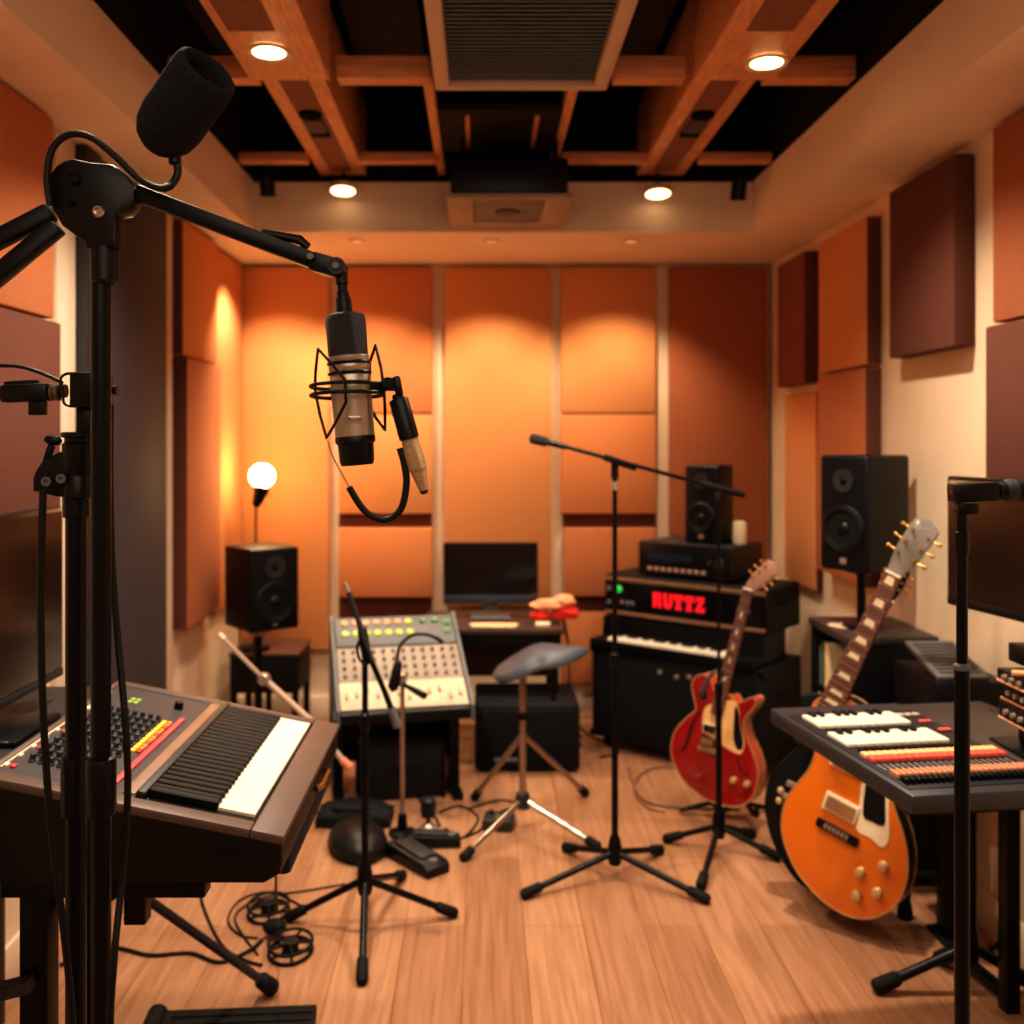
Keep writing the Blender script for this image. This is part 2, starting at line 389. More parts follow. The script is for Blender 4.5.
sidepanel(1.38, 2.0, 2.745, 1.25, 1.705, MAROON, 'brown panel behind the wall-mounted screen over the desk')
sidepanel(-1.15, 1.9, 2.69, 1.72, 2.255, TERRA, 'burnt orange panel high behind the arms of the boom stand', True)
sidepanel(-1.135, 1.9, 2.70, 1.0, 1.71, MAROON, 'reddish brown panel behind the cable connector and above the dark screen', True)
sidepanel(-1.16, 3.88, 4.38, 1.722, 2.25, ORANGE, 'orange panel beside the dark door, upper of the pair', True)
sidepanel(-1.145, 3.885, 4.38, .655, 1.714, TERRA, 'long deep terracotta panel beside the dark door, lower of the pair', True)
sidepanel(-1.18, 4.42, 4.93, .62, 2.25, ORANGE, 'bright orange corner panel lit by the globe lamp', True)
# ================================================================== FOREGROUND BOOM STAND
D = 1.2
def pl(pts, d): return [at(x, y, d) for x, y in pts]
def tripod(t, c, h, r, angs, foot_h=.02, tube=.010, drop=.03, mat=BLACKM):
    """three or more legs sloping from a hub at height h to rubber feet; returns nothing"""
    MB().lathe([(.012, h + .05), (.022, h + .045), (.026, h + .02), (.026, h - .02), (.018, h - .035)], 18, T((c[0], c[1], 0))).build('hub', mat, t)
    for a in angs:
        rr = r
        if isinstance(a, tuple): a, rr = a
        d = V((math.cos(R(a)), math.sin(R(a)), 0)); p0 = V((c[0], c[1], h)) + d * .015; p1 = V((c[0], c[1], foot_h)) + d * rr
        lg = MB().tube([p0, p1], tube, 12, flat=1).build('leg', mat, t)
        q = (p1 - p0).normalized()
        MB().tube([p1 - q * .05, p1 - q * .045, p1 + q * .005, p1 + q * .012], [tube * 1.1, tube * 1.6, tube * 1.7, tube * 1.2], 14).build('rubber_foot', RUBBER, lg)

b0 = at(101, 438, D); base = V((b0.x, D, 0))
t = thing('boom_stand', 'tall black boom stand with the heart-shaped arm joint holding the big silver microphone', 'microphone stand', base, world=True)
MB().cyl((b0.x, D, .50), (b0.x, D, 1.60), .0118, n=20).build('upper_tube', BLACKM, t)
m = MB(); z0, z1 = at(0, 814, D).z, at(0, 758, D).z
m.lathe([(.012, z0 - .003), (.0165, z0), (.018, z0 + .004), (.018, z1 - .004), (.0165, z1), (.012, z1 + .002)], 24, T((b0.x, D, 0))); m.build('height_collar', SATIN, t)
MB().cyl((b0.x, D, .1), (b0.x, D, z0), .0098, n=20).build('lower_tube', BLACKM, t)
tripod(t, (b0.x, D), .12, .30, (0, 62, 265))
m = MB(); zt, zb = at(0, 248, D).z, at(0, 281, D).z
m.lathe([(.0125, zb - .004), (.0165, zb), (.0165, zt)], 24, T((b0.x + .004, D, 0))); m.build('top_sleeve', SATIN, t)
ol = [(330, 450), (345, 380), (395, 312), (440, 285), (490, 270), (560, 282), (620, 295), (740, 303), (800, 335), (850, 385), (885, 450), (890, 520), (865, 575), (825, 608), (775, 622), (772, 760), (768, 830), (580, 825), (575, 800), (430, 690), (370, 590), (340, 520)]
ol = [at(x / 6.4, 120 + y / 6.4, D) for x, y in ol]
jp = MB().prism([(p.x, p.z) for p in ol[::-1]], D - .016, D + .016, .003).build('joint_plate', SATIN, t)
for x, y, r, mt in ((512, 392, .0085, BLACKM), (668, 607, .0075, CHROME), (495, 548, .004, BLACKM)):
    p = at(x / 6.4, 120 + y / 6.4, D); M_ = T((p.x, D - .0165, p.z)) @ Matrix.Rotation(R(90), 4, 'X')
    MB().lathe([(r, 0), (r, .003), (r * .8, .005), (r * .55, .005), (r * .5, .002)], 20, M_).build('bolt', mt, jp)
pa, pb = at(137, 193, D), at(316, 262, D)
ba = MB().bar(pa, pb, .019, .022, (0, 1, 0), .003).build('boom_arm', BLACKM, t)
MB().tube([at(262, 232, D), at(300, 240, D), at(308, 247, D)], [.004, .006, .005], 10).build('cable_clip', SATIN, ba)
for a, b in (((52, 212), (-130, 305)), ((58, 226), (-110, 365))):
    MB().bar(at(*a, D + .004), at(*b, D + .004), .021, .022, (0, 1, 0), .003).build('rear_arm', BLACKM, t)
MB().bar(at(-112, 296, D + .004), at(-100, 360, D + .004), .03, .05, (0, 1, 0), .006).build('counterweight', BLACKM, t)
# tilting tip that carries the microphone
tip = MB(); tip.bar(at(311, 261, D), at(341, 270, D), .022, .027, (0, 1, 0), .004); tip.cyl(at(338, 268, D) + V((0, -.016, 0)), at(338, 268, D) + V((0, .016, 0)), .0105, n=18)
tp = tip.build('tilt_joint', SATIN, t)
for px_, py_ in ((338, 268), (313, 259)):
    p = at(px_, py_, D); MB().lathe([(.004, 0), (.004, .003), (.002, .003)], 12, T((p.x, D - .0175, p.z)) @ Matrix.Rotation(R(90), 4, 'X')).build('bolt', GREY, tp)
m = MB(); m.tube([at(341, 272, D), at(342, 284, D), at(342.3, 285, D), at(342.5, 291, D), at(342.8, 292, D), at(343, 297, D), at(343.2, 297.5, D), at(344.5, 312.5, D)], [.0075, .0075, .006, .006, .0075, .0075, .009, .0098], 18)
m.build('threaded_neck', SATIN, t)
# looping cable over the joint
cb = spline([at(50, 205, D - .024), at(47, 178, D - .024), at(52, 150, D - .024), at(68, 135, D - .024), at(90, 137, D - .024), at(115, 156, D - .024), at(138, 178, D - .025), at(158, 188, D - .025), at(172, 186, D - .018)], 8)
solo('cable', MB().tube(cb, .0042, 10), CABLE, 'thick cable looping over the heart-shaped joint of the boom stand', 'cable')

# foam windscreen microphone on its gooseneck
t = thing('foam_microphone', 'stubby microphone in a charcoal foam windscreen, pointing up on a short gooseneck', 'microphone', at(175, 160, D), world=True)
pb_, ax = at(162, 136, D), V((.66, -.46, .60)).normalized()
M_ = axis_frame(pb_, ax); Lf = .106
MB().lathe([(.004, -.020), (.018, -.017), (.029, -.008), (.036, .006), (.039, .024), (.0385, Lf - .012), (.0365, Lf - .003), (.032, Lf), (.027, Lf - .004), (.0255, Lf - .014), (.024, Lf - .05), (.004, Lf - .055)], 36, M_).build('foam_windscreen', FOAM, t, 60)
q = M_ @ V((.012, -.01, -.010))
gs = spline([at(175, 157, D), at(177.5, 166, D), at(177, 176, D), at(171, 185, D - .006), at(163, 189, D - .014)], 8)
MB().tube(gs, .0048, 12).build('gooseneck', SATIN, t)
p = at(175, 160, D); MB().lathe([(.006, -.006), (.0075, -.004), (.0075, .004), (.006, .006)], 16, T(p)).build('collar', BLACKM, t)

# big studio microphone
mt_, mb_ = at(344.8, 313, D), at(357.5, 465, D)
ax = (mb_ - mt_).normalized(); L_ = (mb_ - mt_).length
t = thing('studio_microphone', 'large silver studio microphone with a black mesh head, hanging from the boom', 'microphone', mt_, world=True)
M_ = axis_frame(mt_, ax)
f = L_ / 152
GRILL = pm('black_wire_mesh', (44, 44, 50), .55, .2, var=.7, scale=900, bump=1., bscale=900)
MB().lathe([(.006, 0), (.017, .0005), (.0225, .003), (.0242, .008), (.0238, 43 * f)], 36, M_).build('mesh_head', GRILL, t)
MB().lathe([(.0236, 43 * f), (.0245, 44 * f), (.0245, 47 * f), (.0236, 48.5 * f), (.0236, 51 * f), (.0244, 52 * f), (.0244, 56 * f), (.0235, 57.5 * f), (.0235, 62 * f), (.0242, 63 * f), (.0245, 75 * f), (.0240, 95 * f), (.0236, 123 * f)], 40, M_).build('body', SILVER, t)
MB().lathe([(.0236, 123 * f), (.0242, 124 * f), (.0242, 129 * f), (.0215, 131 * f), (.0208, 148 * f), (.019, 152 * f), (.004, 152.5 * f)], 36, M_).build('base_cap', SATIN, t)
for k in (50, 60):
    MB().tube([M_ @ V((.0247 * math.cos(a), .0247 * math.sin(a), k * f)) for a in [2 * math.pi * j / 32 for j in range(32)]], .0019, 8, closed=True).build('dark_band', SATIN, t)
# small maker's plate
def text_mesh(body, size, ext, name, mat, parent, M, bold=0.):
    cu = bpy.data.curves.new(name, 'FONT'); cu.body = body; cu.size = size; cu.extrude = ext; cu.offset = bold; cu.align_x = 'CENTER'; cu.align_y = 'CENTER'
    o = bpy.data.objects.new(name, cu); col.objects.link(o); bpy.context.view_layer.update()
    me = bpy.data.meshes.new_from_object(o.evaluated_get(bpy.context.evaluated_depsgraph_get()))
    bpy.data.objects.remove(o); me.materials.clear(); me.materials.append(mat)
    return inst(name, me, parent, M)
pc = at(357.5, 419.5, D); pc = V((pc.x, D - .0248, pc.z))
Fm = frame(pc, V((1, .22, .02)), V((0, 0, 1)) - ax * .02 * 0)
pln = MB(); pln.span((-.0075, -.0035, -.001), (.0085, .0035, .0006), .0004, M=Fm); nb = pln.build('name_plate', pm('plate_silver', (196, 184, 168), .3, .6), t)
text_mesh('RODE', .0058, .0003, 'lettering', SATIN, nb, Fm @ T((0, 0, .0008)), .0001)

# shock mount: two rings, wire hoops, pivot, black sleeve, brass connector
rc = at(347.5, 390, D)
t = thing('shock_mount', 'black wire shock mount around the silver microphone, with a brass plug hanging beside it', 'shock mount', rc, world=True)
Mr = axis_frame(rc, -ax + V((.05, .05, 0)))
for dz in (.005, -.006):
    MB().tube([Mr @ V((.0435 * math.cos(a), .0435 * math.sin(a), dz)) for a in [2 * math.pi * j / 48 for j in range(48)]], .0024, 10, closed=True).build('ring', SATIN, t)
def hoop(pts): MB().tube(spline(pts, 1, True), .0019, 8, closed=True).build('wire_hoop', SATIN, t)
hoop([at(318, 349, D - .01), at(315.5, 372, D), at(315, 390, D), at(320, 415, D - .005), at(326.5, 438, D - .02), at(337, 420, D - .034), at(346, 402, D - .042), at(345, 380, D - .042), at(332, 364, D - .03)])
hoop([at(375.5, 345, D + .01), at(381, 368, D), at(384, 389, D), at(385, 410, D), at(385, 430, D + .01), at(376, 418, D + .025), at(371, 409, D + .034), at(369, 385, D + .036), at(370, 362, D + .03)])
pv = MB(); pv.bar(at(372, 388, D), at(390, 384, D), .012, .014, (0, 1, 0), .002); pv.cyl(at(391, 378, D), at(391, 391, D), .0085, n=16)
pv.bar(at(396, 376, D), at(400, 397, D), .009, .016, (0, 1, 0), .003); pv.build('pivot', SATIN, t)
MB().cyl(at(389, 383, D) - V((0, .014, 0)), at(389, 383, D) + V((0, .014, 0)), .0065, n=14).build('thumb_screw', BLACKM, t)
s0, s1 = at(398.3, 399, D), at(409.5, 439, D); M_ = axis_frame(s0, s1 - s0); Ls = (s1 - s0).length
MB().lathe([(.006, -.006), (.007, -.001), (.0105, .0), (.0118, .002), (.0122, Ls - .001), (.011, Ls)], 28, M_).build('sleeve', SATIN, t)
BRASSK = pm('knurled_brass', (196, 164, 130), .45, .6, var=.5, scale=700, bump=1., bscale=800)
cn = MB().lathe([(.0095, Ls), (.0105, Ls + .002), (.0105, Ls + .012), (.0115, Ls + .014), (.0115, Ls + .038), (.0095, Ls + .040), (.0085, Ls + .046), (.0058, Ls + .062), (.0050, Ls + .064)], 28, M_).build('brass_plug', BRASSK, t)
MB().lathe([(.005, Ls + .0642), (.0054, Ls + .066), (.003, Ls + .0685)], 18, M_).build('plug_tip', SATIN, cn)
ct = spline([at(399.8, 448, D), at(404, 463, D), at(406.5, 482, D), at(403, 504, D), at(396, 515, D), at(384, 520, D), at(370, 515, D), at(360, 505, D), at(349, 487, D)], 6)
t = thing('microphone_cable', 'short black cable loop dangling under the silver microphone', 'cable', at(385, 520, D), world=True)
MB().tube(ct, .0042, 12).build('rubber_jacket', CABLE, t)
MB().tube(spline([at(349.5, 487.5, D), at(341, 472, D), at(332, 455, D), at(327.5, 440, D)], 6), .0009, 8).build('copper_wire', COPPER, t)

# second pole with clamp, just behind
D2 = 1.26
b1 = at(76, 438, D2)
t = thing('clamp_stand', 'second black pole close beside the boom stand, topped by a big clamp', 'stand', (b1.x, D2, 0), world=True)
def hz(y, d=D2): return EYE - (y - VY) * d / FPX
MB().cyl((b1.x, D2, .5), (b1.x, D2, hz(500)), .0128, n=20).build('upper_tube', BLACKM, t)
m = MB(); m.lathe([(.012, hz(816)), (.0160, hz(814)), (.0165, hz(810)), (.0165, hz(760)), (.0155, hz(756)), (.012, hz(755))], 24, T((b1.x - .002, D2, 0))); m.build('height_collar', SATIN, t)
MB().cyl((b1.x, D2, .1), (b1.x, D2, hz(812)), .0105, n=20).build('lower_tube', BLACKM, t)
tripod(t, (b1.x, D2), .12, .30, (92, 150, 208))
m = MB(); m.lathe([(.0165, hz(517)), (.0165, hz(498)), (.014, hz(496))], 20, T((b1.x, D2, 0))); m.build('top_sleeve', SATIN, t)
cl = MB()
pts = [(74, 450), (62, 452), (54, 457), (46, 461), (40, 470), (37, 478), (37, 491), (46, 492), (55, 495), (74, 498)]
cl.prism([(at(x, y, D2).x, at(x, y, D2).z) for x, y in pts], D2 - .014, D2 + .014, .004)
ck = (b1.x + .003, D2, 0)
cl.lathe([(.016, hz(499)), (.0195, hz(497)), (.0195, hz(478)), (.0185, hz(476.5)), (.0185, hz(474)), (.0195, hz(472)), (.0195, hz(444)), (.0165, hz(442)), (.0165, hz(438)), (.0215, hz(437)), (.0215, hz(433)), (.018, hz(432))], 28, T(ck))
c_ = cl.build('clamp', SATIN, t)
for x, y in ((52, 481), (68, 478)):
    p = at(x, y, D2); MB().lathe([(.006, 0), (.006, .004), (.003, .004), (.0025, .001)], 16, T((p.x, D2 - .0145 - (.004 if x > 60 else 0), p.z)) @ Matrix.Rotation(R(90), 4, 'X')).build('screw', GREY, c_)
m = MB(); m.tube([at(61, 442, D2), at(58, 441, D2), at(50, 440, D2), at(45.5, 439, D2)], [.003, .006, .0065, .004], 12); m.bar(at(52, 445, D2), at(46, 463, D2), .008, .012, (0, 1, 0), .003); m.build('thumb_lever', BLACKM, c_)
m = MB(); m.bar(at(86, 437, D2), at(86, 408, D2), .017, .02, (0, 1, 0), .002); m.build('riser', SATIN, t)
m = MB(); m.span(at(76, 408, D2) - V((0, .022, 0)), at(108, 373, D2) + V((0, .022, 0)), .003); bk = m.build('bracket', SATIN, t)
MB().cyl(at(113, 390, D2), at(117, 390, D2), .006, n=14).build('screw', BLACKM, bk)
MB().tube(spline([at(76, 374, D2 - .015), at(66, 374, D2 - .015), at(60.5, 380, D2 - .015), at(63, 395, D2 - .015), at(64, 403, D2 - .015), at(70, 406, D2 - .015), at(77, 406, D2 - .015)], 5), .0018, 8).build('wire_guard', BLACKM, bk)
# in-line connector and its cable reaching in from the side
t = thing('cable_connector', 'black cable connector with a metal collar plugged into the clamp stand bracket', 'connector', at(40, 395, D2), world=True)
m = MB(); m.bar(at(4, 394, D2), at(50, 392, D2), .022, .024, (0, 1, 0), .003); m.bar(at(6, 384, D2), at(38, 382, D2), .006, .014, (0, 1, 0), .002); m.bar(at(38, 400, D2), at(38, 415, D2), .012, .02, (1, 0, 0), .001); m.build('housing', SATIN, t)
MB().lathe([(.009, 0), (.011, .001), (.011, .004), (.009, .005), (.009, .007), (.011, .008), (.011, .011), (.008, .012)], 20, axis_frame(at(51, 392, D2), (1, 0, 0))).build('metal_collar', pm('dull_collar', (110, 90, 70), .4, .6), t)
MB().lathe([(.006, 0), (.0085, .001), (.0085, .009)], 16, axis_frame(at(59, 391, D2), (1, 0, 0))).build('plug', SATIN, t)
MB().tube([at(4, 394, D2), at(-80, 396, D2)], .0065, 12).build('lead', CABLE, t)
solo('cable', MB().tube(spline([at(-70, 372, D2 - .012), at(-30, 366, D2 - .012), at(0, 365.5, D2 - .012), at(22, 367, D2 - .012), at(44, 374, D2 - .012), at(63, 383, D2 - .012)], 6), .0024, 8), CABLE, 'thin black cable arching over the connector into the clamp stand', 'cable')
solo('cable', MB().tube(spline([at(43, 490, D2 - .03), at(41, 560, D2 - .03), at(41, 640, D2 - .03), at(44, 730, D2 - .03), at(51, 830, D2 - .03), at(60, 900, D2 - .03), at(71, 1000, D2 - .03), at(74, 1080, D2 - .04), at(66, 1300, 1.18), at(60, 1560, 1.15), at(40, 1640, 1.10)], 7), .0045, 10), CABLE, 'black cable hanging from the clamp down past the poles, on their outer side', 'cable')
solo('cable', MB().tube(spline([at(110.5, 405, D + .03), at(110, 470, D + .03), at(112, 560, D + .03), at(118, 640, D + .02), at(126, 730, D - .0), at(127.5, 800, D - .0), at(122, 880, D), at(114, 960, D - .03), at(110, 1060, D - .035), at(116, 1300, D - .035), at(122, 1560, D - .04), at(150, 1640, D - .05)], 7), .0042, 10), CABLE, 'black cable hanging along the boom stand pole in front of the synthesizer keys', 'cable')

# ================================================================== SYNTHESIZER ON ITS STAND
SY0, SY1, SXR, SXL = 1.625, 2.257, -.325, -.825
t = thing('synthesizer', 'large dark analogue synthesizer with brown edging, knobs and piano keys', 'synthesizer', (SXR, SY0, 0), world=True)
FR = pm('brown_vinyl', (86, 68, 60), .5, var=.08)
prof = [(SXL, .675), (SXR - .03, .675), (SXR - .004, .690), (SXR, .705), (SXR, .744), (SXR - .012, .752), (SXL, .85)]
def yz_prism(mb, prof, y0, y1, bev=0.): mb.prism(prof, y0, y1, bev)
m = MB(); m.prism(prof, SY0, SY1, .006); m.build('chassis', pm('synth_black', (12, 11, 12), .42, var=.1), t)
# local frame on the sloped top: a = leftwards from the playing edge, b = along, c = up
e1 = V((-.5, 0, .1)).normalized(); TOP = Matrix((e1, V((0, 1, 0)), V((.1, 0, .5)).normalized())).transposed().to_4x4(); TOP.translation = V((SXR, SY0, .751))
m = MB(TOP)
m.span((-.004, -.003, -.012), (.052, .635, .004), .004); m.span((.052, -.003, -.012), (.507, .034, .004), .004); m.span((.052, .606, -.012), (.507, .635, .004), .004); m.span((.495, .034, -.012), (.507, .606, .004), .003)
m.build('brown_edging', FR, t)
MB().span((-.435, SY0 + .12, .634), (-.333, SY1 - .005, .674), .012).build('padded_lip', pm('midnight_vinyl', (24, 28, 38), .5), t)
MB(TOP).span((.258, .035, -.006), (.494, .605, .0015)).build('control_panel', pm('panel_graphite', (54, 50, 54), .5, var=.08), t)
MB(TOP).span((.053, .035, -.006), (.257, .605, -.002)).build('key_bed', SATIN, t)
NW = 24; kb0, kb1 = .055, .592; kw = (kb1 - kb0) / NW
m = MB(TOP)
for i in range(NW): m.span((.058, kb0 + i * kw + .0006, -.002), (.205, kb0 + (i + 1) * kw - .0006, .0055), .0012, 1)
m.build('white_keys', IVORY, t)
m = MB(TOP); m.span((.122, kb0 - .003, -.002), (.24, kb0 + .0125, .0145), .002, 1)
for i in range(NW - 1):
    b = kb0 + (i + 1) * kw
    m.span((.122, b - .0066, .004), (.24, b + .0066, .0145), .002, 1)
m.build('black_keys', EBONY, t)
MB(TOP).span((.242, .04, -.002), (.2575, .6, .012), .002).build('key_slip', pm('dark_rail', (40, 34, 32), .5), t)
MB(TOP).span((.260, .045, .001), (.282, .6, .004), .001).build('trim_strip', pm('tan_strip', (126, 94, 76), .5), t)
MB(TOP).span((.300, .04, .001), (.311, .46, .006), .002).build('red_strip', pm('red_strip_light', (206, 70, 76), .4, emit=.06, ecol=(230, 40, 50)), t)
kmesh = mesh_of(MB().lathe([(.0068, 0), (.0068, .002), (.0052, .004), (.0048, .013), (.0036, .014)], 12), [pm('knob_black', (44, 46, 54), .4)], 'knob')
for i in range(8):
    for j in range(11):
        inst('knob', kmesh, t, TOP @ T((.345 + i * .0165, .10 + j * .032, .0015)))
bm_ = {}
for c, rgb in (('yellow', (238, 206, 70)), ('orange', (238, 130, 50)), ('red', (206, 64, 54)), ('white', (220, 204, 180)), ('green', (150, 190, 90))):
    bm_[c] = mesh_of(MB().box((0, 0, .002), (.0085, .012, .005), .001), [pm('button_' + c, rgb, .4, emit=.05)], 'button')
for j in range(12):
    inst('button', bm_['yellow'], t, TOP @ T((.331, .235 + j * .0165, .0015)))
    inst('button', bm_['orange' if j % 3 else 'red'], t, TOP @ T((.320, .235 + j * .0165, .0015)))
for j in range(10):
    inst('button', bm_['white'], t, TOP @ T((.486, .06 + j * .05, .0015)))
    if j % 2 == 0: inst('button', bm_['red'], t, TOP @ T((.474, .06 + j * .05, .0015)))
for j in range(4): inst('button', bm_['green'], t, TOP @ T((.42 + (j % 2) * .012, .50 + (j // 2) * .02, .0015)))
inst('knob', mesh_of(MB().lathe([(.010, 0), (.009, .014), (.007, .016)], 16), [SATIN], 'big_knob'), t, TOP @ T((.335, .525, .0015)))
MB(TOP).span((.489, .05, .001), (.4935, .55, .003)).build('white_line', OFFW, t)
MB().tube([(SXR + .002, 1.95, .715), (SXR + .012, 1.965, .718), (SXR + .012, 2.045, .718), (SXR + .002, 2.06, .715)], .006, 10).build('side_handle', GOLD, t)

t = thing('synthesizer_stand', 'black metal stand under the large synthesizer, with a splayed grey leg', 'stand', (-.6, 1.9, 0), world=True)
for x, y in ((-.748, 1.69), (-.872, 2.19)): 
    MB().span((x - .024, y - .024, .0), (x + .024, y + .024, .664), .004).build('leg', BLACKM, t)
MB().span((-.80, 1.66, .635), (-.46, 1.70, .673), .004).build('top_rail', BLACKM, t)
MB().span((-.90, 2.17, .635), (-.46, 2.21, .673), .004).build('top_rail', BLACKM, t)
MB().bar((-.80, 1.64, .49), (-.74, 1.64, .505), .03, .02).build('side_bar', DARKG, t)
m = MB(); m.bar((-.70, 1.75, .60), (-.51, 2.1, .635), .07, .05, bev=.01); m.bar((-.62, 1.80, .60), (-.62, 1.80, .53), .04, .035, (0, 1, 0), .004); m.build('adjuster', SATIN, t)
p0, p1 = at(120, 880, 2.12), ground(271, 987, .02)
lg = MB().tube([p0, p1], .0105, 12).build('leg', DARKG, t); q = (p1 - p0).normalized()
MB().tube([p1 - q * .05, p1 - q * .045, p1 + q * .002, p1 + q * .012], [.011, .02, .022, .015], 16).build('rubber_foot', RUBBER, lg)

# desk and screen at the side wall
t = thing('side_desk', 'dark narrow desk against the wall behind the synthesizer', 'desk', (-1.02, 2.0, 0), world=True)
MB().span((-1.185, 1.5, .765), (-.84, 2.42, .80), .006).build('desk_top', DARKG, t)
for y in (1.54, 2.38):
    for x in (-1.16, -.955): MB().span((x - .018, y - .018, 0), (x + .018, y + .018, .764), .003).build('leg', BLACKM, t)
t = thing('monitor_screen', 'wide dark screen standing on the narrow desk behind the clamp stand', 'monitor', (-.98, 2.03, .801), world=True)
MB().span((-1.0, 1.76, .853), (-.968, 2.31, 1.243), .006).build('casing', SATIN, t)
MB().span((-.9685, 1.768, .875), (-.966, 2.302, 1.232)).build('screen', SCREENW, t)
MB().span((-.9682, 1.765, .855), (-.965, 2.305, .872), .001).build('chin', DARKG, t)
m = MB(); m.bar((-1.01, 2.035, .81), (-.995, 2.035, .95), .07, .02, (1, 0, 0), .004); m.span((-1.08, 1.93, .801), (-.90, 2.14, .813), .004); m.build('stand', SATIN, t)

# boom stand of warm steel leaning behind the synthesizer
t = thing('slim_boom_stand', 'slim pale boom arm with a white tip rising behind the synthesizer', 'microphone stand', (-.7, 3.4, 0), world=True)
BD = 3.4; jx = at(264, 679, BD); t.location = (jx.x, BD, 0)
MB().bar(at(223, 638, BD), at(266, 681, BD), .013, .013, bev=.003).build('upper_arm', pm('pale_steel', (196, 172, 156), .45, .3), t)
MB().cyl(at(219, 634, BD), at(224, 639, BD), .010, n=12).build('white_tip', CREAM, t)
MB().tube([at(263, 678, BD), at(310, 720, BD), at(344, 762, BD)], [.012, .011, .010], 12).build('lower_arm', pm('pale_steel', (196, 172, 156), .45, .3), t)
MB().cyl(at(342, 760, BD), at(350, 767, BD), .014, n=12).build('end_grip', pm('pinkish_grip', (214, 130, 100), .5), t)
MB().lathe([(.016, -.02), (.02, -.016), (.02, .016), (.016, .02)], 16, T(jx) @ Matrix.Rotation(R(90), 4, 'X')).build('joint', SILVER, t)
MB().cyl((jx.x + .012, BD + .02, .10), (jx.x + .012, BD + .02, jx.z), .009, n=14).build('pole', BLACKM, t)
tripod(t, (jx.x + .012, BD + .02), .10, .17, (100, 190, 262))
# ================================================================== LOUDSPEAKERS
def loudspeaker(label, loc, rotz, w, d, h, group=None, cat='loudspeaker', wr=.38, wz=.36, tz=.77):
    """front-left-bottom... local: centred on x, front at y=0 facing -y"""
    t = thing('loudspeaker', label, cat, loc, rotz, group)
    MB().span((-w / 2, 0, 0), (w / 2, d, h), .012, 3).build('cabinet', TOLEX if cat == 'subwoofer' else BLACK, t)
    MY = Matrix.Rotation(R(90), 4, 'X')
    r = w * wr
    wf = MB().lathe([(r * 1.08, 0), (r * 1.1, .004), (r * 1.0, .008), (r * .95, .006)], 32, T((0, -.0005, h * wz)) @ MY, caps=False).build('woofer_ring', BLACK, t)
    MB().lathe([(r * .97, .005), (r * .86, .0085), (r * .80, .002), (r * .35, -.03 + .032), (.001, .0015)], 32, T((0, -.0005, h * wz)) @ MY, caps=False).build('woofer_cone', RUBBER, wf)
    MB().lathe([(r * .30, .002), (r * .25, .007), (r * .12, .011), (.001, .0118)], 24, T((0, -.0005, h * wz)) @ MY, caps=False).build('dust_cap', SATIN, wf)
    r2 = w * .17
    tw = MB().lathe([(r2 * 1.25, 0), (r2 * 1.25, .004), (r2, .005), (r2 * .55, .0015), (.001, .001)], 28, T((0, -.0005, h * tz)) @ MY, caps=False).build('tweeter', DARKG, t)
    MB().lathe([(r2 * .42, .001), (r2 * .3, .006), (.001, .008)], 20, T((0, -.0005, h * tz)) @ MY, caps=False).build('dome', SATIN, tw)
    MB().span((-.012, -.003, h * .06), (.012, -.0002, h * .06 + .02), .001).build('badge', SILVER, t)
    return t
def pole_stand(label, p, h, r=.15):
    t = thing('speaker_stand', label, 'speaker stand', (p[0], p[1], 0), world=True)
    MB().lathe([(r, 0), (r, .012), (.03, .018)], 28, T((p[0], p[1], 0))).build('base_plate', BLACKM, t)
    MB().cyl((p[0], p[1], .015), (p[0], p[1], h - .008), .017, n=18).build('pole', BLACKM, t)
    MB().lathe([(.017, h - .03), (.05, h - .008), (.05, h - .001)], 20, T((p[0], p[1], 0))).build('top_plate', SILVER if h < .7 else BLACKM, t)

# corner speaker
fa, fb = V((-.951, 4.1, 0)), V((-.775, 4.241, 0)); ang = math.atan2((fb - fa).y, (fb - fa).x); mid = (fa + fb) / 2
loudspeaker('black loudspeaker on a pole in the corner, under the globe lamp', (mid.x, mid.y, .596), ang, (fb - fa).length, .25, .345, wr=.36, wz=.35)
dp = V((-math.sin(ang), math.cos(ang), 0)); sp = mid + dp * .08 - V((.03, .02, 0))
pole_stand('black pole stand under the corner loudspeaker', sp, .594)
# tall speaker on the guitar side
fa, fb = V((1.110, 3.285, 0)), V((1.213, 3.145, 0)); ang = math.atan2((fb - fa).y, (fb - fa).x); mid = (fa + fb) / 2
loudspeaker('tall black loudspeaker raised on a pole behind the guitar headstock', (mid.x, mid.y, .972), ang, (fb - fa).length * 1.02, .24, .372, wr=.40, wz=.37, tz=.78)
dp = V((-math.sin(ang), math.cos(ang), 0)); sp = mid + dp * .10
sx = sp.copy()

# ---------------- globe lamp
p = at(262, 476, 4.62)
t = thing('globe_lamp', 'glowing globe lamp on a thin stem in the corner, rising behind the loudspeaker', 'lamp', (p.x - .03, p.y, .423), world=True)
MB().ball(p, .059, (1, 1, .97), 28).build('globe', pm('lit_globe', (255, 244, 220), .4, emit=14, ecol=(255, 214, 150)), t)
m = MB(); M_ = axis_frame(p + V((.0, 0, -.058)), (-.35, 0, -1)); m.lathe([(.036, -.012), (.036, .01), (.026, .05), (.018, .085), (.010, .09)], 20, M_); m.build('socket', SATIN, t)
q = M_ @ V((0, 0, .085))
MB().tube([q, (q.x, q.y, q.z - .03), (p.x - .035, p.y, .445)], .005, 10).build('stem', BLACKM, t)
MB().lathe([(.07, 0), (.07, .015), (.02, .025)], 28, T((p.x - .035, p.y, .4225))).build('base', BLACKM, t)
LAMP = p

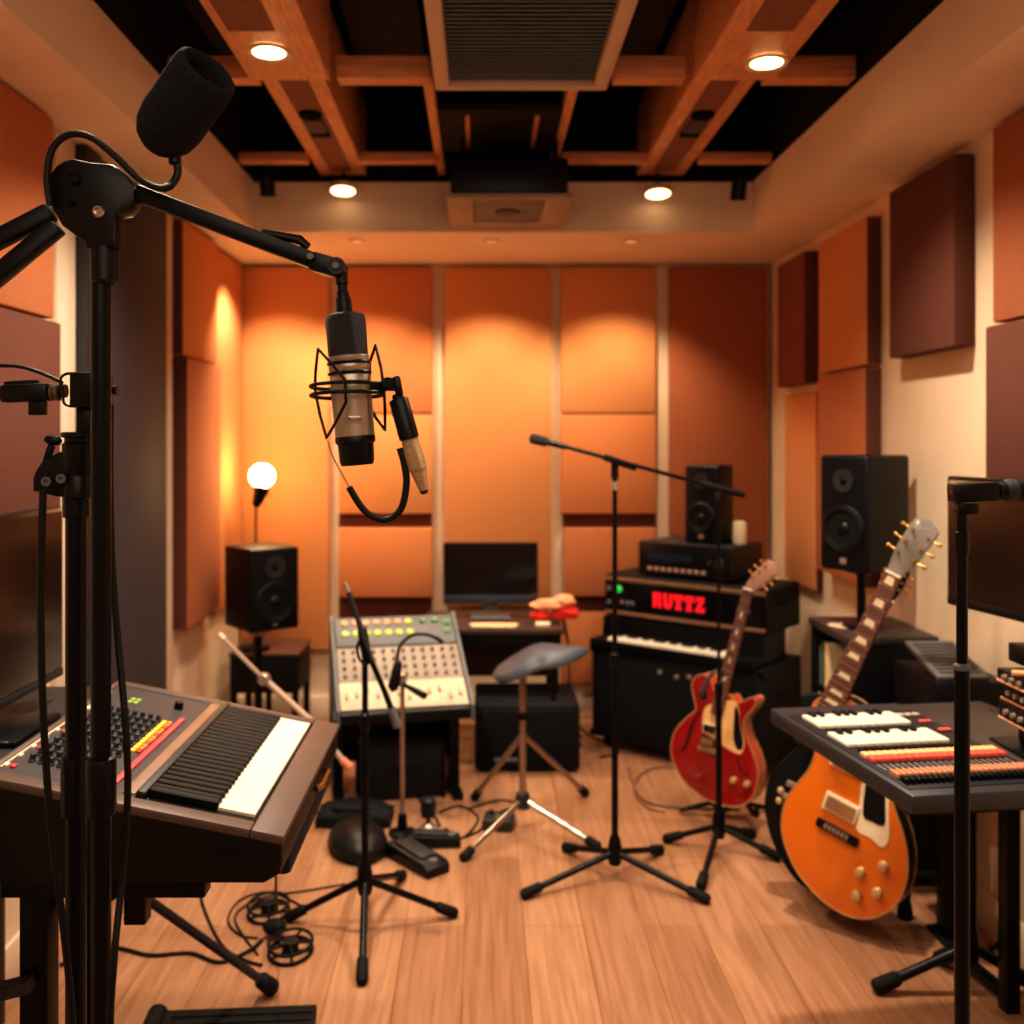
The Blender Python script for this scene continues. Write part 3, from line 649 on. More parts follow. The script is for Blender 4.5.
# ---------------- low side table behind the speaker stand
t = thing('low_cabinet', 'low black cabinet on legs with a brown top, behind the corner loudspeaker pole', 'cabinet', (-.97, 4.68, 0), world=True)
MB().span((-1.145, 4.54, .24), (-.835, 4.86, .405), .006).build('body', TOLEX, t)
MB().span((-1.15, 4.535, .406), (-.83, 4.865, .422), .004).build('top', pm('walnut_top', (80, 54, 42), .5), t)
for x in (-1.13, -.85):
    for y in (4.555, 4.845): MB().span((x - .014, y - .014, 0), (x + .014, y + .014, .24), .003).build('leg', BLACKM, t)

# ================================================================== MIXING DESK
PH = R(12); o = V((-.5325, 3.75, 0))
t = thing('mixing_desk', 'angled mixing desk with cream faders and rows of lit yellow buttons', 'mixing desk', o, PH)
W_, zf, zb, dd = .50, .365, .645, .42
Sv = V((0, dd, zb - zf)); SL = Sv.length
SM = frame((0, 0, zf), (1, 0, 0), Sv)          # x across, y up the slope, z out of it
cas = MB().prism([(y, z) for y, z in ((0, zf - .045), (dd + .02, zf + .06), (dd + .02, zb - .01), (dd, zb - .005), (0, zf - .005))], 0, W_, .004, M=Matrix(((0, 1, 0, 0), (1, 0, 0, 0), (0, 0, 1, 0), (0, 0, 0, 1))))
cas.build('casing', pm('console_dark', (46, 46, 50), .5), t)
for x in (-.014, W_): 
    MB().prism([(-.012, zf - .05), (dd + .03, zf + .05), (dd + .03, zb + .012), (dd, zb + .016), (-.012, zf + .012)], x, x + .014, .003, M=Matrix(((0, 1, 0, 0), (1, 0, 0, 0), (0, 0, 1, 0), (0, 0, 0, 1)))).build('end_cheek', GREY, t)
MB(SM).span((.004, .30 * SL, -.004), (W_ - .004, .66 * SL, .004), .002).build('upper_panel', pm('console_beige', (150, 136, 124), .55), t)
MB(SM).span((.004, .012, -.004), (W_ - .004, .298 * SL, .0035), .002).build('fader_panel', pm('fader_cream', (196, 180, 152), .5), t)
MB(SM).span((.004, .665 * SL, -.004), (W_ - .004, SL - .004, .010), .003).build('meter_bridge', GREY, t)
MB().span((.0, -.016, zf - .04), (W_, -.001, zf - .002), .006).build('arm_rest', SATIN, t)
lit = {}
for c, rgb, e in (('orange', (196, 144, 104), .05), ('yellow', (176, 186, 70), .12), ('green', (70, 116, 66), .05)):
    lit[c] = mesh_of(MB().lathe([(.0165, 0), (.0165, .004), (.013, .007), (.001, .0078)], 18, caps=False), [pm('lit_' + c, rgb, .4, emit=e)], 'button')
for i in range(7):
    inst('button', lit['orange' if i < 6 else 'yellow'], t, SM @ T((.045 + i * .044, SL * .92, .010)))
    inst('button', lit['yellow'], t, SM @ T((.045 + i * .044, SL * .80, .010)))
for x, y in ((.37, .93), (.42, .93), (.47, .90), (.465, .80)): inst('button', lit['green'], t, SM @ T((x, SL * y, .010)))
km = mesh_of(MB().lathe([(.0085, 0), (.0085, .003), (.006, .005), (.0055, .014), (.004, .015)], 12), [pm('knob_taupe', (126, 106, 96), .5)], 'knob')
for i in range(12):
    for j in range(4): inst('knob', km, t, SM @ T((.03 + i * .04, SL * (.35 + j * .085), .004)))
fm = mesh_of(MB().box((0, 0, .005), (.012, .024, .010), .002), [pm('fader_cap', (176, 156, 132), .5)], 'fader')
sm = MB(SM)
for i in range(12):
    x = .03 + i * .04; sm.span((x - .0015, .02, .003), (x + .0015, .26 * SL, .0042))
    inst('fader', fm, t, SM @ T((x, SL * (.10 + .11 * random.random()), .0042)))
sm.build('fader_slots', pm('slot_taupe', (184, 166, 140), .6), t)
for x in (-.02, W_ - .065):
    MB().prism([(.02, 0), (.40, 0), (.40, .03), (.34, .03), (.34, zf + .09), (.30, zf + .06), (.10, zf - .05), (.10, .03), (.02, .03)], x, x + .04, .003, M=Matrix(((0, 1, 0, 0), (1, 0, 0, 0), (0, 0, 1, 0), (0, 0, 0, 1)))).build('side_frame', BLACKM, t)
MB().span((.021, .26, .1), (W_ - .066, .29, .26), .004).build('back_board', SATIN, t)
ob = V((-.56, 3.92, 0))
t = thing('equipment_case', 'black equipment case on the floor in shadow under the mixing desk', 'case', (-.30, 3.965, 0), PH)
MB().span((-.20, -.10, .012), (.14, .02, .215), .008).build('body', TOLEX, t)
for x in (-.2, .125): MB().span((x, -.105, .0), (x + .015, .025, .225), .003).build('corner_edge', BLACKM, t)
MB().tube([(-.06, -.104, .15), (-.06, -.125, .15), (.03, -.125, .15), (.03, -.104, .15)], .007, 8).build('handle', RUBBER, t)

# ================================================================== REAR DESK, SCREEN, CLOTH
t = thing('rear_desk', 'dark desk against the back wall carrying the computer screen', 'desk', (.06, 4.55, 0), world=True)
MB().span((-.26, 4.34, .545), (.355, 4.80, .57), .005).build('desk_top', pm('desk_umber', (64, 48, 42), .4), t)
MB().span((-.25, 4.37, .485), (.345, 4.79, .54), .004).build('drawer_front', SATIN, t)
MB().span((-.24, 4.62, .30), (.335, 4.65, .484), .003).build('back_panel', pm('dim_brown_board', (70, 48, 38), .6), t)
for x in (-.24, .32): 
    for y in (4.38, 4.77): MB().span((x - .015, y - .015, 0), (x + .015, y + .015, .484), .003).build('leg', BLACKM, t)
t = thing('computer_screen', 'thin black computer screen with a blue-grey chin on the rear desk', 'computer', (.04, 4.62, .571), world=True)
MB().span((-.178, 4.605, .635), (.258, 4.63, .918), .005).build('casing', SATIN, t)
MB().span((-.172, 4.6035, .678), (.252, 4.606, .912)).build('screen', SCREEN, t)
ch = MB().span((-.176, 4.602, .637), (.256, 4.606, .677), .001).build('chin', pm('blue_grey_chin', (44, 56, 72), .4), t)
MB().lathe([(.007, 0), (.007, .001)], 14, T((.04, 4.6022, .657)) @ Matrix.Rotation(R(90), 4, 'X')).build('round_mark', GREY, ch)
m = MB(); m.span((.005, 4.63, .60), (.075, 4.65, .74), .004); m.span((-.05, 4.56, .5715), (.13, 4.70, .580), .003); m.build('stand', GREY, t)
solo('papers', MB().prism([(-.09, -.05), (.10, -.06), (.12, .03), (.02, .045), (-.10, .03)], 0, .003, M=T((.045, 4.43, .5712)) @ Matrix.Rotation(R(-90), 4, 'X') @ T((0, -.003, 0))), pm('warm_paper', (226, 180, 140), .8), 'loose pale papers lying before the computer screen', 'papers')
solo('small_box', MB().span((.235, 4.38, .5712), (.30, 4.43, .588), .004), CREAM, 'small pale box lying on the rear desk near the red cloth', 'box')
# crumpled cloth
t = thing('crumpled_cloth', 'crumpled red and peach cloth heaped at the end of the rear desk', 'cloth', (.31, 4.50, .571), world=True)
def lump(c, r, sc, seed, mat, name):
    rnd = random.Random(seed); bm = bmesh.new(); bmesh.ops.create_icosphere(bm, subdivisions=4, radius=r)
    ks = [(V((rnd.uniform(-1, 1), rnd.uniform(-1, 1), rnd.uniform(-1, 1))).normalized(), rnd.uniform(3, 9), rnd.uniform(0, 6)) for _ in range(6)]
    for v in bm.verts:
        n = v.co.normalized(); k = sum(math.sin(n.dot(a) * f + ph) for a, f, ph in ks) / 6
        v.co = V((n.x * sc[0], n.y * sc[1], max(n.z, -.55) * sc[2])) * r * (1 + .28 * k)
    mb = MB(T(V(c))); mb._bm(bm); return mb.build(name, mat, t, 60)
CR = pm('red_cloth', (216, 46, 36), .9, bump=.5, bscale=80); CP = pm('peach_cloth', (246, 160, 120), .9, bump=.5, bscale=80)
lump((.265, 4.50, .60), .05, (1.0, .8, .55), 3, CR, 'red_fold'); lump((.375, 4.50, .612), .058, (1.05, .8, .7), 5, CR, 'red_fold')
lump((.30, 4.50, .648), .055, (1.5, .8, .5), 8, CP, 'peach_fold'); lump((.37, 4.50, .665), .05, (1.0, .8, .6), 13, CP, 'peach_fold')
t = thing('floor_speaker', 'squat black speaker cabinet on the floor behind the stool', 'speaker', (.19, 4.20, 0), world=True)
MB().span((-.03, 4.18, .012), (.41, 4.56, .285), .012).build('cabinet', TOLEX, t)
MB().span((-.005, 4.172, .035), (.385, 4.181, .262), .004).build('grille', CLOTH, t)
MB().span((.05, 4.166, .05), (.15, 4.173, .066), .002).build('badge', GREY, t)
for x in (0, .37):
    for y in (4.21, 4.52): MB().lathe([(.014, 0), (.016, .013)], 12, T((x, y, 0))).build('foot', RUBBER, t)

# ================================================================== STOOL
sx0, sy0 = .145, 3.56
t = thing('saddle_stool', 'stool with a curved blue-grey saddle seat on chrome tripod legs', 'stool', (sx0, sy0, 0), world=True)
NU, NVv = 28, 18; verts = []; faces = []
def seatpt(u, v, top):
    # u -1..1 across, v -1..1 deep; blunt tail at -x, pointed nose rising at +x
    wid = (.130 * (1 - max(0, u) ** 1.6 * .78)) * math.sqrt(max(0, 1 - abs(u) ** 3.2))
    x = .172 * u; y = wid * v
    z = .035 * u + .018 * math.cos(u * 2.2) * (1 - v * v) + (-.020 * v * v) - .026 * max(0, -u - .35) + .012 * math.exp(-((u + .05) / .3) ** 2)
    th = (.034 + .030 * max(0, -u)) * math.sqrt(max(0, 1 - abs(u) ** 3)) * math.sqrt(max(0, 1 - .9 * v * v))
    return V((sx0 + .065 + x, sy0 + y, .625 + z + (th * .35 if top else -th)))
for top in (1, 0):
    for i in range(NU + 1):
        for j in range(NVv + 1): verts.append(seatpt(-1 + 2 * i / NU, -1 + 2 * j / NVv, top))
K = (NU + 1) * (NVv + 1)
for l in (0, 1):
    for i in range(NU):
        for j in range(NVv):
            a = l * K + i * (NVv + 1) + j; faces.append([a, a + 1, a + NVv + 2, a + NVv + 1])
for i in range(NU):
    for j in (0, NVv):
        a = i * (NVv + 1) + j; faces.append([a, a + NVv + 1, a + NVv + 1 + K, a + K])
MB().add(verts, faces).build('seat', pm('blue_grey_vinyl', (66, 72, 82), .4, var=.06), t, 60)
m = MB(); m.bar((sx0 + .01, sy0, .585), (sx0 + .10, sy0, .60), .05, .022, (0, 0, 1), .004); m.build('seat_bracket', BLACKM, t)
MB().cyl((sx0, sy0, .11), (sx0, sy0, .59), .0125, n=18).build('pole', COPPER, t)
MB().cyl((sx0, sy0, .40), (sx0, sy0, .425), .018, n=18).build('collar', SATIN, t)
MB().cyl((sx0 + .11, sy0 + .02, .46), (sx0 + .11, sy0 + .02, .615), .009, n=10).build('seat_lever', SATIN, t)
MB().lathe([(.014, .08), (.026, .085), (.028, .11), (.024, .135), (.014, .14)], 18, T((sx0, sy0, 0))).build('hub', DARKG, t)
for f, h0, mt in ((ground(475, 800), .345, COPPER), (ground(585, 796), .345, COPPER), (ground(464, 861), .115, CHROME), (ground(597, 850), .115, CHROME)):
    p1 = V((f.x, f.y, .014)); p0 = V((sx0, sy0, h0)); q = (p1 - p0).normalized()
    lg = MB().tube([p0 + q * .012, p1], .010, 12).build('leg', mt, t)
    MB().tube([p1 - q * .045, p1 - q * .04, p1 + q * .006, p1 + q * .012], [.011, .016, .017, .012], 12).build('rubber_foot', RUBBER, lg)

# ================================================================== FLOOR MICROPHONE STANDS
def feet_from_pixels(t, c, h, feet, tube=.010, mat=BLACKM):
    MB().lathe([(.011, h + .06), (.017, h + .045), (.022, h + .02), (.022, h - .02), (.018, h - .035)], 20, T((c[0], c[1], 0))).build('hub', mat, t)
    for f in feet:
        p1 = V((f.x, f.y, .016)); d = (p1 - V((c[0], c[1], .016))).normalized(); p0 = V((c[0], c[1], h)) + d * .012; q = (p1 - p0).normalized()
        lg = MB().tube([p0, p1], tube, 12).build('leg', mat, t)
        MB().tube([p1 - q * .06, p1 - q * .052, p1 + q * .004, p1 + q * .012], [tube * 1.05, tube * 1.5, tube * 1.65, tube * 1.2], 14).build('rubber_foot', RUBBER, lg)
# middle stand
c = V((.421, 3.17, 0))
t = thing('microphone_stand', 'black tripod stand standing alone mid-floor, with a long boom reaching across the amplifiers', 'microphone stand', c, world=True)
MB().cyl((c.x, c.y, .1), (c.x, c.y, .70), .0105, n=16).build('lower_tube', BLACKM, t)
MB().cyl((c.x, c.y, .69), (c.x, c.y, 1.312), .0078, n=16).build('upper_tube', BLACKM, t)
MB().lathe([(.011, .675), (.015, .68), (.015, .715), (.009, .72)], 16, T((c.x, c.y, 0))).build('height_collar', SATIN, t)
feet_from_pixels(t, c, .085, [ground(525, 899), ground(706, 904), ground(566, 852), ground(660, 854)])
bs, be = at(563, 446, 3.14), at(744, 495, 3.22)
m = MB(); m.bar(at(604, 457, 3.16), at(636, 468, 3.17), .022, .024, (0, 1, 0), .004); m.cyl((c.x, c.y, 1.272), (c.x, c.y, 1.328), .012, n=16); m.build('boom_clamp', SATIN, t)
MB().cyl((c.x, c.y, 1.235), (c.x, c.y, 1.262), .011, n=16).build('bright_ring', SILVER, t)
MB().tube([bs, be], .0065, 12).build('boom_arm', BLACKM, t)
MB().tube([at(700, 483, 3.20), at(703, 484, 3.2), at(742, 494.5, 3.22), at(745, 495.4, 3.22)], [.008, .0105, .0105, .007], 12).build('boom_grip', RUBBER, t)
t = thing('stick_microphone', 'small dark stick microphone clipped to the tip of the middle boom', 'microphone', at(560, 446, 3.14), world=True)
ma, mb2 = at(566, 447, 3.135), at(530, 438, 3.125); q = (mb2 - ma).normalized()
MB().tube([ma, ma + q * .06], [.009, .010], 16).build('body', SATIN, t)
MB().tube([ma + q * .06, ma + q * .063, ma + q * .11, ma + q * .118], [.0115, .0155, .016, .010], 16).build('mesh_head', GRILL, t)
# straight stand in front of the red guitar
c = V((.800, 3.38, 0))
t = thing('microphone_stand', 'thin straight black stand rising in front of the red guitar', 'microphone stand', c, world=True)
MB().cyl((c.x, c.y, .1), (c.x, c.y, .55), .0105, n=16).build('lower_tube', BLACKM, t)
MB().cyl((c.x, c.y, .54), (c.x, c.y, 1.205), .0052, n=14).build('upper_tube', BLACKM, t)
MB().lathe([(.011, .53), (.014, .535), (.014, .57), (.006, .575)], 16, T((c.x, c.y, 0))).build('height_collar', SATIN, t)
MB().lathe([(.0055, 1.18), (.011, 1.185), (.011, 1.215), (.006, 1.222)], 14, T((c.x, c.y, 0))).build('top_clip', SATIN, t)
feet_from_pixels(t, c, .085, [ground(667, 843), ground(701, 890), ground(777, 861), ground(752, 838)])
# short-boom stand before the mixing desk
c = V((-.330, 2.82, 0))
t = thing('microphone_stand', 'black stand with a short tilted boom, in front of the mixing desk', 'microphone stand', c, world=True)
MB().cyl((c.x, c.y, .13), (c.x, c.y, .60), .0105, n=16).build('lower_tube', BLACKM, t)
MB().cyl((c.x, c.y, .59), (c.x, c.y, .80), .0085, n=16).build('upper_tube', BLACKM, t)
MB().lathe([(.011, .575), (.0145, .58), (.0145, .62), (.009, .625)], 16, T((c.x, c.y, 0))).build('height_collar', SATIN, t)
feet_from_pixels(t, c, .15, [ground(290, 922), ground(453, 918), ground(362, 985), ground(402, 880), ground(362, 872)])
MB().tube([at(347, 588, 2.80), at(358, 620, 2.80), at(372, 662, 2.80)], [.007, .008, .008], 12).build('boom_upper', DARKG, t)
MB().tube([at(366, 648, 2.80), at(384, 690, 2.80), at(396, 722, 2.80)], [.008, .008, .009], 12).build('boom_lower', BLACKM, t)
MB().tube([at(345, 583, 2.80), at(348.5, 592, 2.80)], [.0075, .0085], 12).build('tip', SILVER, t)
MB().tube([at(391, 708, 2.80), at(398, 727, 2.80)], [.0125, .0135], 12).build('counterweight', GREY, t)
m = MB(); m.bar(at(362, 628, 2.815), at(368, 664, 2.815), .026, .03, (0, 1, 0), .006); m.tube(spline([at(360, 640, 2.80), at(357, 648, 2.8), at(360, 660, 2.8), at(366, 664, 2.8)], 4), .004, 8); m.build('boom_clamp', SATIN, t)
# slim copper stand with gooseneck
c = V((-.281, 3.53, 0))
t = thing('gooseneck_stand', 'slim copper-coloured stand with a black gooseneck handle, in front of the mixing desk', 'stand', c, world=True)
MB().cyl((c.x, c.y, .06), (c.x, c.y, .545), .0085, n=14).build('pole', COPPER, t)
MB().lathe([(.05, .012), (.05, .022), (.02, .03), (.014, .085), (.0095, .09)], 20, T((c.x, c.y, -.011))).build('base', BLACKM, t)
MB().tube([at(391, 690, 3.51), at(393, 688, 3.51), at(398, 664, 3.51), at(400, 661, 3.51)], [.012, .020, .016, .008], 14).build('black_handle', SATIN, t)
MB().tube(spline([at(398, 664, 3.51), at(398, 652, 3.51), at(403, 642, 3.51), at(413, 635, 3.51), at(426, 634.5, 3.51), at(436, 638, 3.51), at(443, 642, 3.51)], 6), [.006] * 30 + [.007] * 7, 10).build('gooseneck', SATIN, t)
MB().tube([at(403, 684, 3.52), at(412, 689, 3.5), at(425, 696, 3.48), at(427, 697, 3.48)], [.006, .010, .013, .008], 12).build('side_handle', RUBBER, t)
MB().lathe([(.011, -.02), (.015, -.015), (.015, .02), (.008, .024)], 14, T((c.x, c.y, .545))).build('joint', SILVER, t)
# ================================================================== AMPLIFIER STACK
AG = R(-40); ax_ = V((math.cos(AG), math.sin(AG), 0)); ay_ = V((-math.sin(AG), math.cos(AG), 0))
def amp(o, x, y, z): return V((o[0], o[1], 0)) + ax_ * x + ay_ * y + V((0, 0, z))
HO = V((.56, 4.61, 0)); CO = HO - ay_ * .10
FZ = lambda o: frame(o, (1, 0, 0), (0, 0, 1))          # text plane facing -y
# speaker cabinet on castors
t = thing('amplifier_cabinet', 'big black amplifier cabinet on castors at the bottom of the stack', 'amplifier', (CO.x, CO.y, 0), AG)
MB().span((0, 0, .055), (.82, .40, .465), .014).build('cabinet', TOLEX, t)
MB().span((.03, -.008, .085), (.79, .001, .43), .004).build('grille', CLOTH, t)
for x in (.06, .74):
    for y in (.06, .34):
        cs = MB(); cs.tube([(x, y - .012, .026), (x, y + .012, .026)], .0255, 16); cs.span((x - .012, y - .018, .03), (x + .012, y + .018, .056), .003); cs.build('castor', RUBBER, t)
m = MB()
for x in (.008, .812):
    for z in (.07, .45): MB().span((x - .014, -.008, z - .014), (x + .014, .03, z + .014), .006).build('corner_guard', BLACKM, t)
m = MB(); m.tube([(.803, .13, .33), (.83, .15, .33), (.83, .25, .33), (.803, .27, .33)], .008, 8); m.build('side_handle', RUBBER, t)
for x, z in ((.36, .395), (.44, .385), (.50, .395)): MB().lathe([(.012, 0), (.012, .006), (.009, .010)], 16, T((x, -.009, z)) @ Matrix.Rotation(R(90), 4, 'X')).build('knob', SILVER, t)
# slim keyboard lying on the cabinet
t = thing('stage_keyboard', 'slim black keyboard lying on the cabinet below the amplifier head with red letters', 'keyboard', (CO.x, CO.y, .4665), AG)
MB().prism([(-.03, 0), (.30, 0), (.30, .12), (.085, .12), (.075, .035), (-.03, .03)], .01, .79, .004, M=Matrix(((0, 1, 0, 0), (1, 0, 0, 0), (0, 0, 1, 0), (0, 0, 0, 1)))).build('chassis', SATIN, t)
m = MB(); n = 30; w = .58 / n
for i in range(n): m.span((.10 + i * w + .0008, -.024, .031), (.10 + (i + 1) * w - .0008, .068, .046), .002, 1)
m.build('white_keys', IVORY, t)
m = MB()
for i in range(n - 1):
    if i % 7 not in (2, 6): m.span((.10 + (i + 1) * w - .005, .020, .045), (.10 + (i + 1) * w + .005, .07, .054), .001, 1)
m.build('black_keys', EBONY, t)
# amplifier head
t = thing('guitar_amplifier', 'wide black amplifier head with glowing red block letters and a green lamp', 'amplifier', (HO.x, HO.y, .588), AG)
HW, HD, HH = .80, .335, .19
MB().span((0, 0.006, 0), (HW, HD, HH), .012).build('cabinet', TOLEX, t)
m = MB(); m.span((.012, -.005, .008), (HW - .012, .0055, .026), .002); m.span((.012, -.005, HH - .03), (HW - .012, .0055, HH - .012), .002); m.build('trim_strips', pm('worn_bronze', (150, 116, 92), .4, .5), t)
fp = MB().span((.02, -.001, .027), (HW - .02, .0055, HH - .031)).build('front_panel', SCREEN, t)
def letters(parent, M, h, w, gap):
    def rc(a, b, c, d): return [(a, b), (c, b), (c, d), (a, d)]
    G_ = {'R': [rc(0, 0, .4, 1), rc(.38, .78, .85, 1), [(.6, .5), (.92, .55), (.95, .85), (.84, 1), (.6, 1)], rc(.38, .42, .8, .6), [(.5, .5), (.85, .5), (1, 0), (.62, 0)]],
          'U': [rc(0, .25, .40, 1), rc(.64, .25, 1, 1), [(0, .3), (.22, 0), (.78, 0), (1, .3)]],
          'T': [rc(0, .70, 1, 1), rc(.28, .1, .72, .72), rc(.16, 0, .84, .16), rc(0, .58, .14, .72), rc(.86, .58, 1, .72)],
          'Z': [rc(.05, .76, .95, 1), [(.52, .78), (.95, .78), (.48, .22), (.05, .22)], rc(0, 0, .96, .24), rc(.05, .6, .2, .78), rc(.84, .2, 1, .36)]}
    x = 0
    for ch in 'RUTTZ':
        mb = MB()
        for i, pg in enumerate(G_[ch]): mb.prism([(x + a * w, b * h) for a, b in pg], -.003 - .0002 * i, 0, M=M)
        mb.build('letter', RED, parent); x += w + gap
letters(fp, T((.262, -.0012, .062)), .066, .045, .007)
MB().lathe([(.016, 0), (.016, .003), (.012, .005), (.001, .0055)], 20, T((.085, -.0012, .125)) @ Matrix.Rotation(R(90), 4, 'X')).build('green_lamp', GREENL, fp)
for x, z in ((.02, .06), (.02, .12), (.09, .065), (.12, .065), (.145, .065), (.66, .09), (.70, .09)): MB().lathe([(.011, 0), (.011, .004), (.008, .010), (.001, .0104)], 16, T((x + .012, -.0012, z)) @ Matrix.Rotation(R(90), 4, 'X')).build('knob', GREY, fp)
m = MB(); m.tube([(HW + .002, .09, .12), (HW + .016, .11, .115), (HW + .016, .19, .115), (HW + .002, .21, .12)], .007, 8); m.build('side_handle', RUBBER, t)
# receiver
RO = amp(HO, .165, .036, .7795)
t = thing('hifi_receiver', 'black receiver with a row of pale buttons on top of the amplifier head', 'receiver', RO, AG)
RW, RD, RH = .45, .32, .155
MB().span((0, .006, .008), (RW, RD, RH), .006).build('case', pm('receiver_case', (46, 44, 45), .45, .3), t)
fp = MB().span((.002, -.002, .008), (RW - .002, .0055, RH - .004), .002).build('front_panel', SATIN, t)
MB().span((.05, -.0035, .075), (.27, -.0021, .11)).build('display', pm('dim_blue_display', (26, 40, 52), .2), fp)
for i in range(9): MB().span((.05 + i * .033, -.006, .028), (.072 + i * .033, -.0021, .045), .0015).build('button', pm('pale_button', (170, 140, 124), .4), fp)
for x, r in ((.405, .024), (.355, .012)): MB().lathe([(r, 0), (r, .008), (r * .85, .014), (.001, .0145)], 22, T((x, -.0021, .08)) @ Matrix.Rotation(R(90), 4, 'X')).build('dial', DARKG, fp)
for x in (.04, RW - .04):
    for y in (.04, RD - .04): MB().lathe([(.014, 0), (.014, .009)], 12, T((x, y, 0))).build('foot', RUBBER, t)
bz = RO.z + RH + .001
so = amp(HO, .447, .095, 0)
loudspeaker('small black bookshelf speaker standing on the receiver', (so.x, so.y, bz), AG, .165, .15, .345, wr=.38, wz=.33, tz=.80)
mo = amp(HO, .578, .20, 0)
t = thing('candle', 'short cream pillar candle on the receiver beside the bookshelf speaker', 'candle', (mo.x, mo.y, bz), AG)
MB().lathe([(.029, 0), (.031, .004), (.030, .088), (.025, .098), (.014, .100), (.006, .096)], 24).build('wax', pm('cream_wax', (238, 220, 184), .6), t)
MB().cyl((0, 0, .094), (.001, 0, .106), .0012, n=8).build('wick', BLACK, t)

# ================================================================== GUITARS
def guitar(label, o, d, yaw, lean, outline, th, top, side, bind, neckj, nut, tip, hw_tilt, parts, group=None, fret_w=(13, 10.5), inlay='block', headmat=None, neckmat=None, kh=1.):
    """outline and fittings surveyed as (across, up) in photo pixels about the lowest point o, scaled by k"""
    k = d / FPX; cyw, cl_ = math.cos(R(yaw)) + math.sin(R(yaw)) * (o[0] - VX) / FPX, math.cos(R(lean))
    U = V((0, math.sin(R(lean)), math.cos(R(lean)))); N0 = V((-math.sin(R(yaw)), -math.cos(R(yaw)), 0)); N_ = (N0 - U * N0.dot(U)).normalized()
    yv = -N_; xv = yv.cross(U); rot = Matrix((xv, yv, U)).transposed()
    t = thing('electric_guitar', label, 'guitar', at(o[0] + parts.get('dx', 0), o[1], d), group=group, rot=rot)
    def L2(p): return ((p[0] - o[0]) * k / cyw, (o[1] - p[1]) * k / cl_)
    ol = [(v.x, v.z) for v in spline([(L2(p)[0], 0, L2(p)[1]) for p in outline], 6, True)]
    h = th / 2
    body = MB().prism(ol, -h, h, .004, mats=(0, 1), seg=3).build('body', [top, side], t)
    MB().tube([(p[0], -h + .0015, p[1]) for p in ol], .0028, 8, closed=True).build('binding', bind, body)
    MB().tube([(p[0], h - .0015, p[1]) for p in ol], .0025, 8, closed=True).build('binding', bind, body)
    # neck
    j, n_, tp = [V((L2(p)[0], 0, L2(p)[1])) for p in (neckj, nut, tip)]
    zf = -h - .012
    ax = (n_ - j).normalized(); NM = frame((j.x, zf, j.z), V((ax.z, 0, -ax.x)), ax)      # x across, y up the neck, z toward viewer
    Ln = (n_ - j).length; w0, w1 = fret_w[0] * k, fret_w[1] * k
    def trap(mb, y0, y1, a, b, z0, z1, M): mb.add([(-a, y0, z0), (a, y0, z0), (b, y1, z0), (-b, y1, z0), (-a, y0, z1), (a, y0, z1), (b, y1, z1), (-b, y1, z1)], [[3, 2, 1, 0], [4, 5, 6, 7], [0, 1, 5, 4], [1, 2, 6, 5], [2, 3, 7, 6], [3, 0, 4, 7]], M)
    ext = .0
    m = MB(NM); m.tube([(0, .01, -.005 - w0 * .42), (0, Ln * .2, -.005 - w0 * .36), (0, Ln, -.005 - w1 * .40)], [w0 * .5, w0 * .45, w1 * .49], 16, flat=2.)
    m.build('neck', neckmat or pm('mahogany', (110, 52, 34), .4), t)
    m = MB(); trap(m, -.03, Ln, w0 * 1.03, w1, -.006, .004, NM); fb = m.build('fretboard', pm('rosewood', (98, 54, 40), .5), t)
    m = MB(); nf = 20
    for i in range(1, nf):
        y = Ln - (Ln + .03) * (1 - 2 ** (-i / 12)) / (1 - 2 ** (-nf / 12)); wv = w1 + (w0 - w1) * (Ln - y) / Ln
        trap(m, y - .0009, y + .0009, wv, wv, .004, .0055, NM)
    m.build('frets', SILVER, fb)
    for i in (1, 3, 5, 7, 9, 12, 15, 17, 19) if inlay != 'dot' else (3, 5, 7, 9, 12, 15):
        ya = Ln - (Ln + .03) * (1 - 2 ** (-(i - .5) / 12)) / (1 - 2 ** (-nf / 12)); wv = (w1 + (w0 - w1) * (Ln - ya) / Ln) * (.62 if inlay == 'block' else .22)
        hh = max(.005, (Ln) * .022 * 2 ** (-i / 14) * 1.3)
        mb = MB(); trap(mb, ya - hh, ya + hh, wv, wv * .8, .004, .0047, NM); mb.build('inlay', pm('pearl', (232, 206, 176), .3), fb)
    m = MB(); trap(m, Ln, Ln + .005, w1 * 1.03, w1 * 1.03, -.004, .007, NM); m.build('nut', CREAM, t)
    # headstock tilts back
    hv = (tp - n_); Lh = hv.length; ha = hv.normalized()
    HM = frame(NM @ V((0, Ln + .004, 0)), V((ha.z, 0, -ha.x)), V((ha.x, .12, ha.z)))
    Wd = w1 * 1.8
    hp = [(-w1, 0), (-w1 * 1.25, Lh * .14), (-Wd * .92, Lh * .38), (-Wd, Lh * .86), (-Wd * .95, Lh * .93), (-Wd * .45, Lh * .97), (0, Lh * 1.02), (Wd * .45, Lh * .97), (Wd * .95, Lh * .93), (Wd, Lh * .86), (Wd * .92, Lh * .38), (w1 * 1.25, Lh * .14), (w1, 0)]
    hs = MB().prism(hp, -.0, .013, .0015, M=HM @ Matrix(((1, 0, 0, 0), (0, 0, 1, 0), (0, -1, 0, 0), (0, 0, 0, 1))), mats=(0, 1)).build('headstock', [headmat or SATIN, side], t)
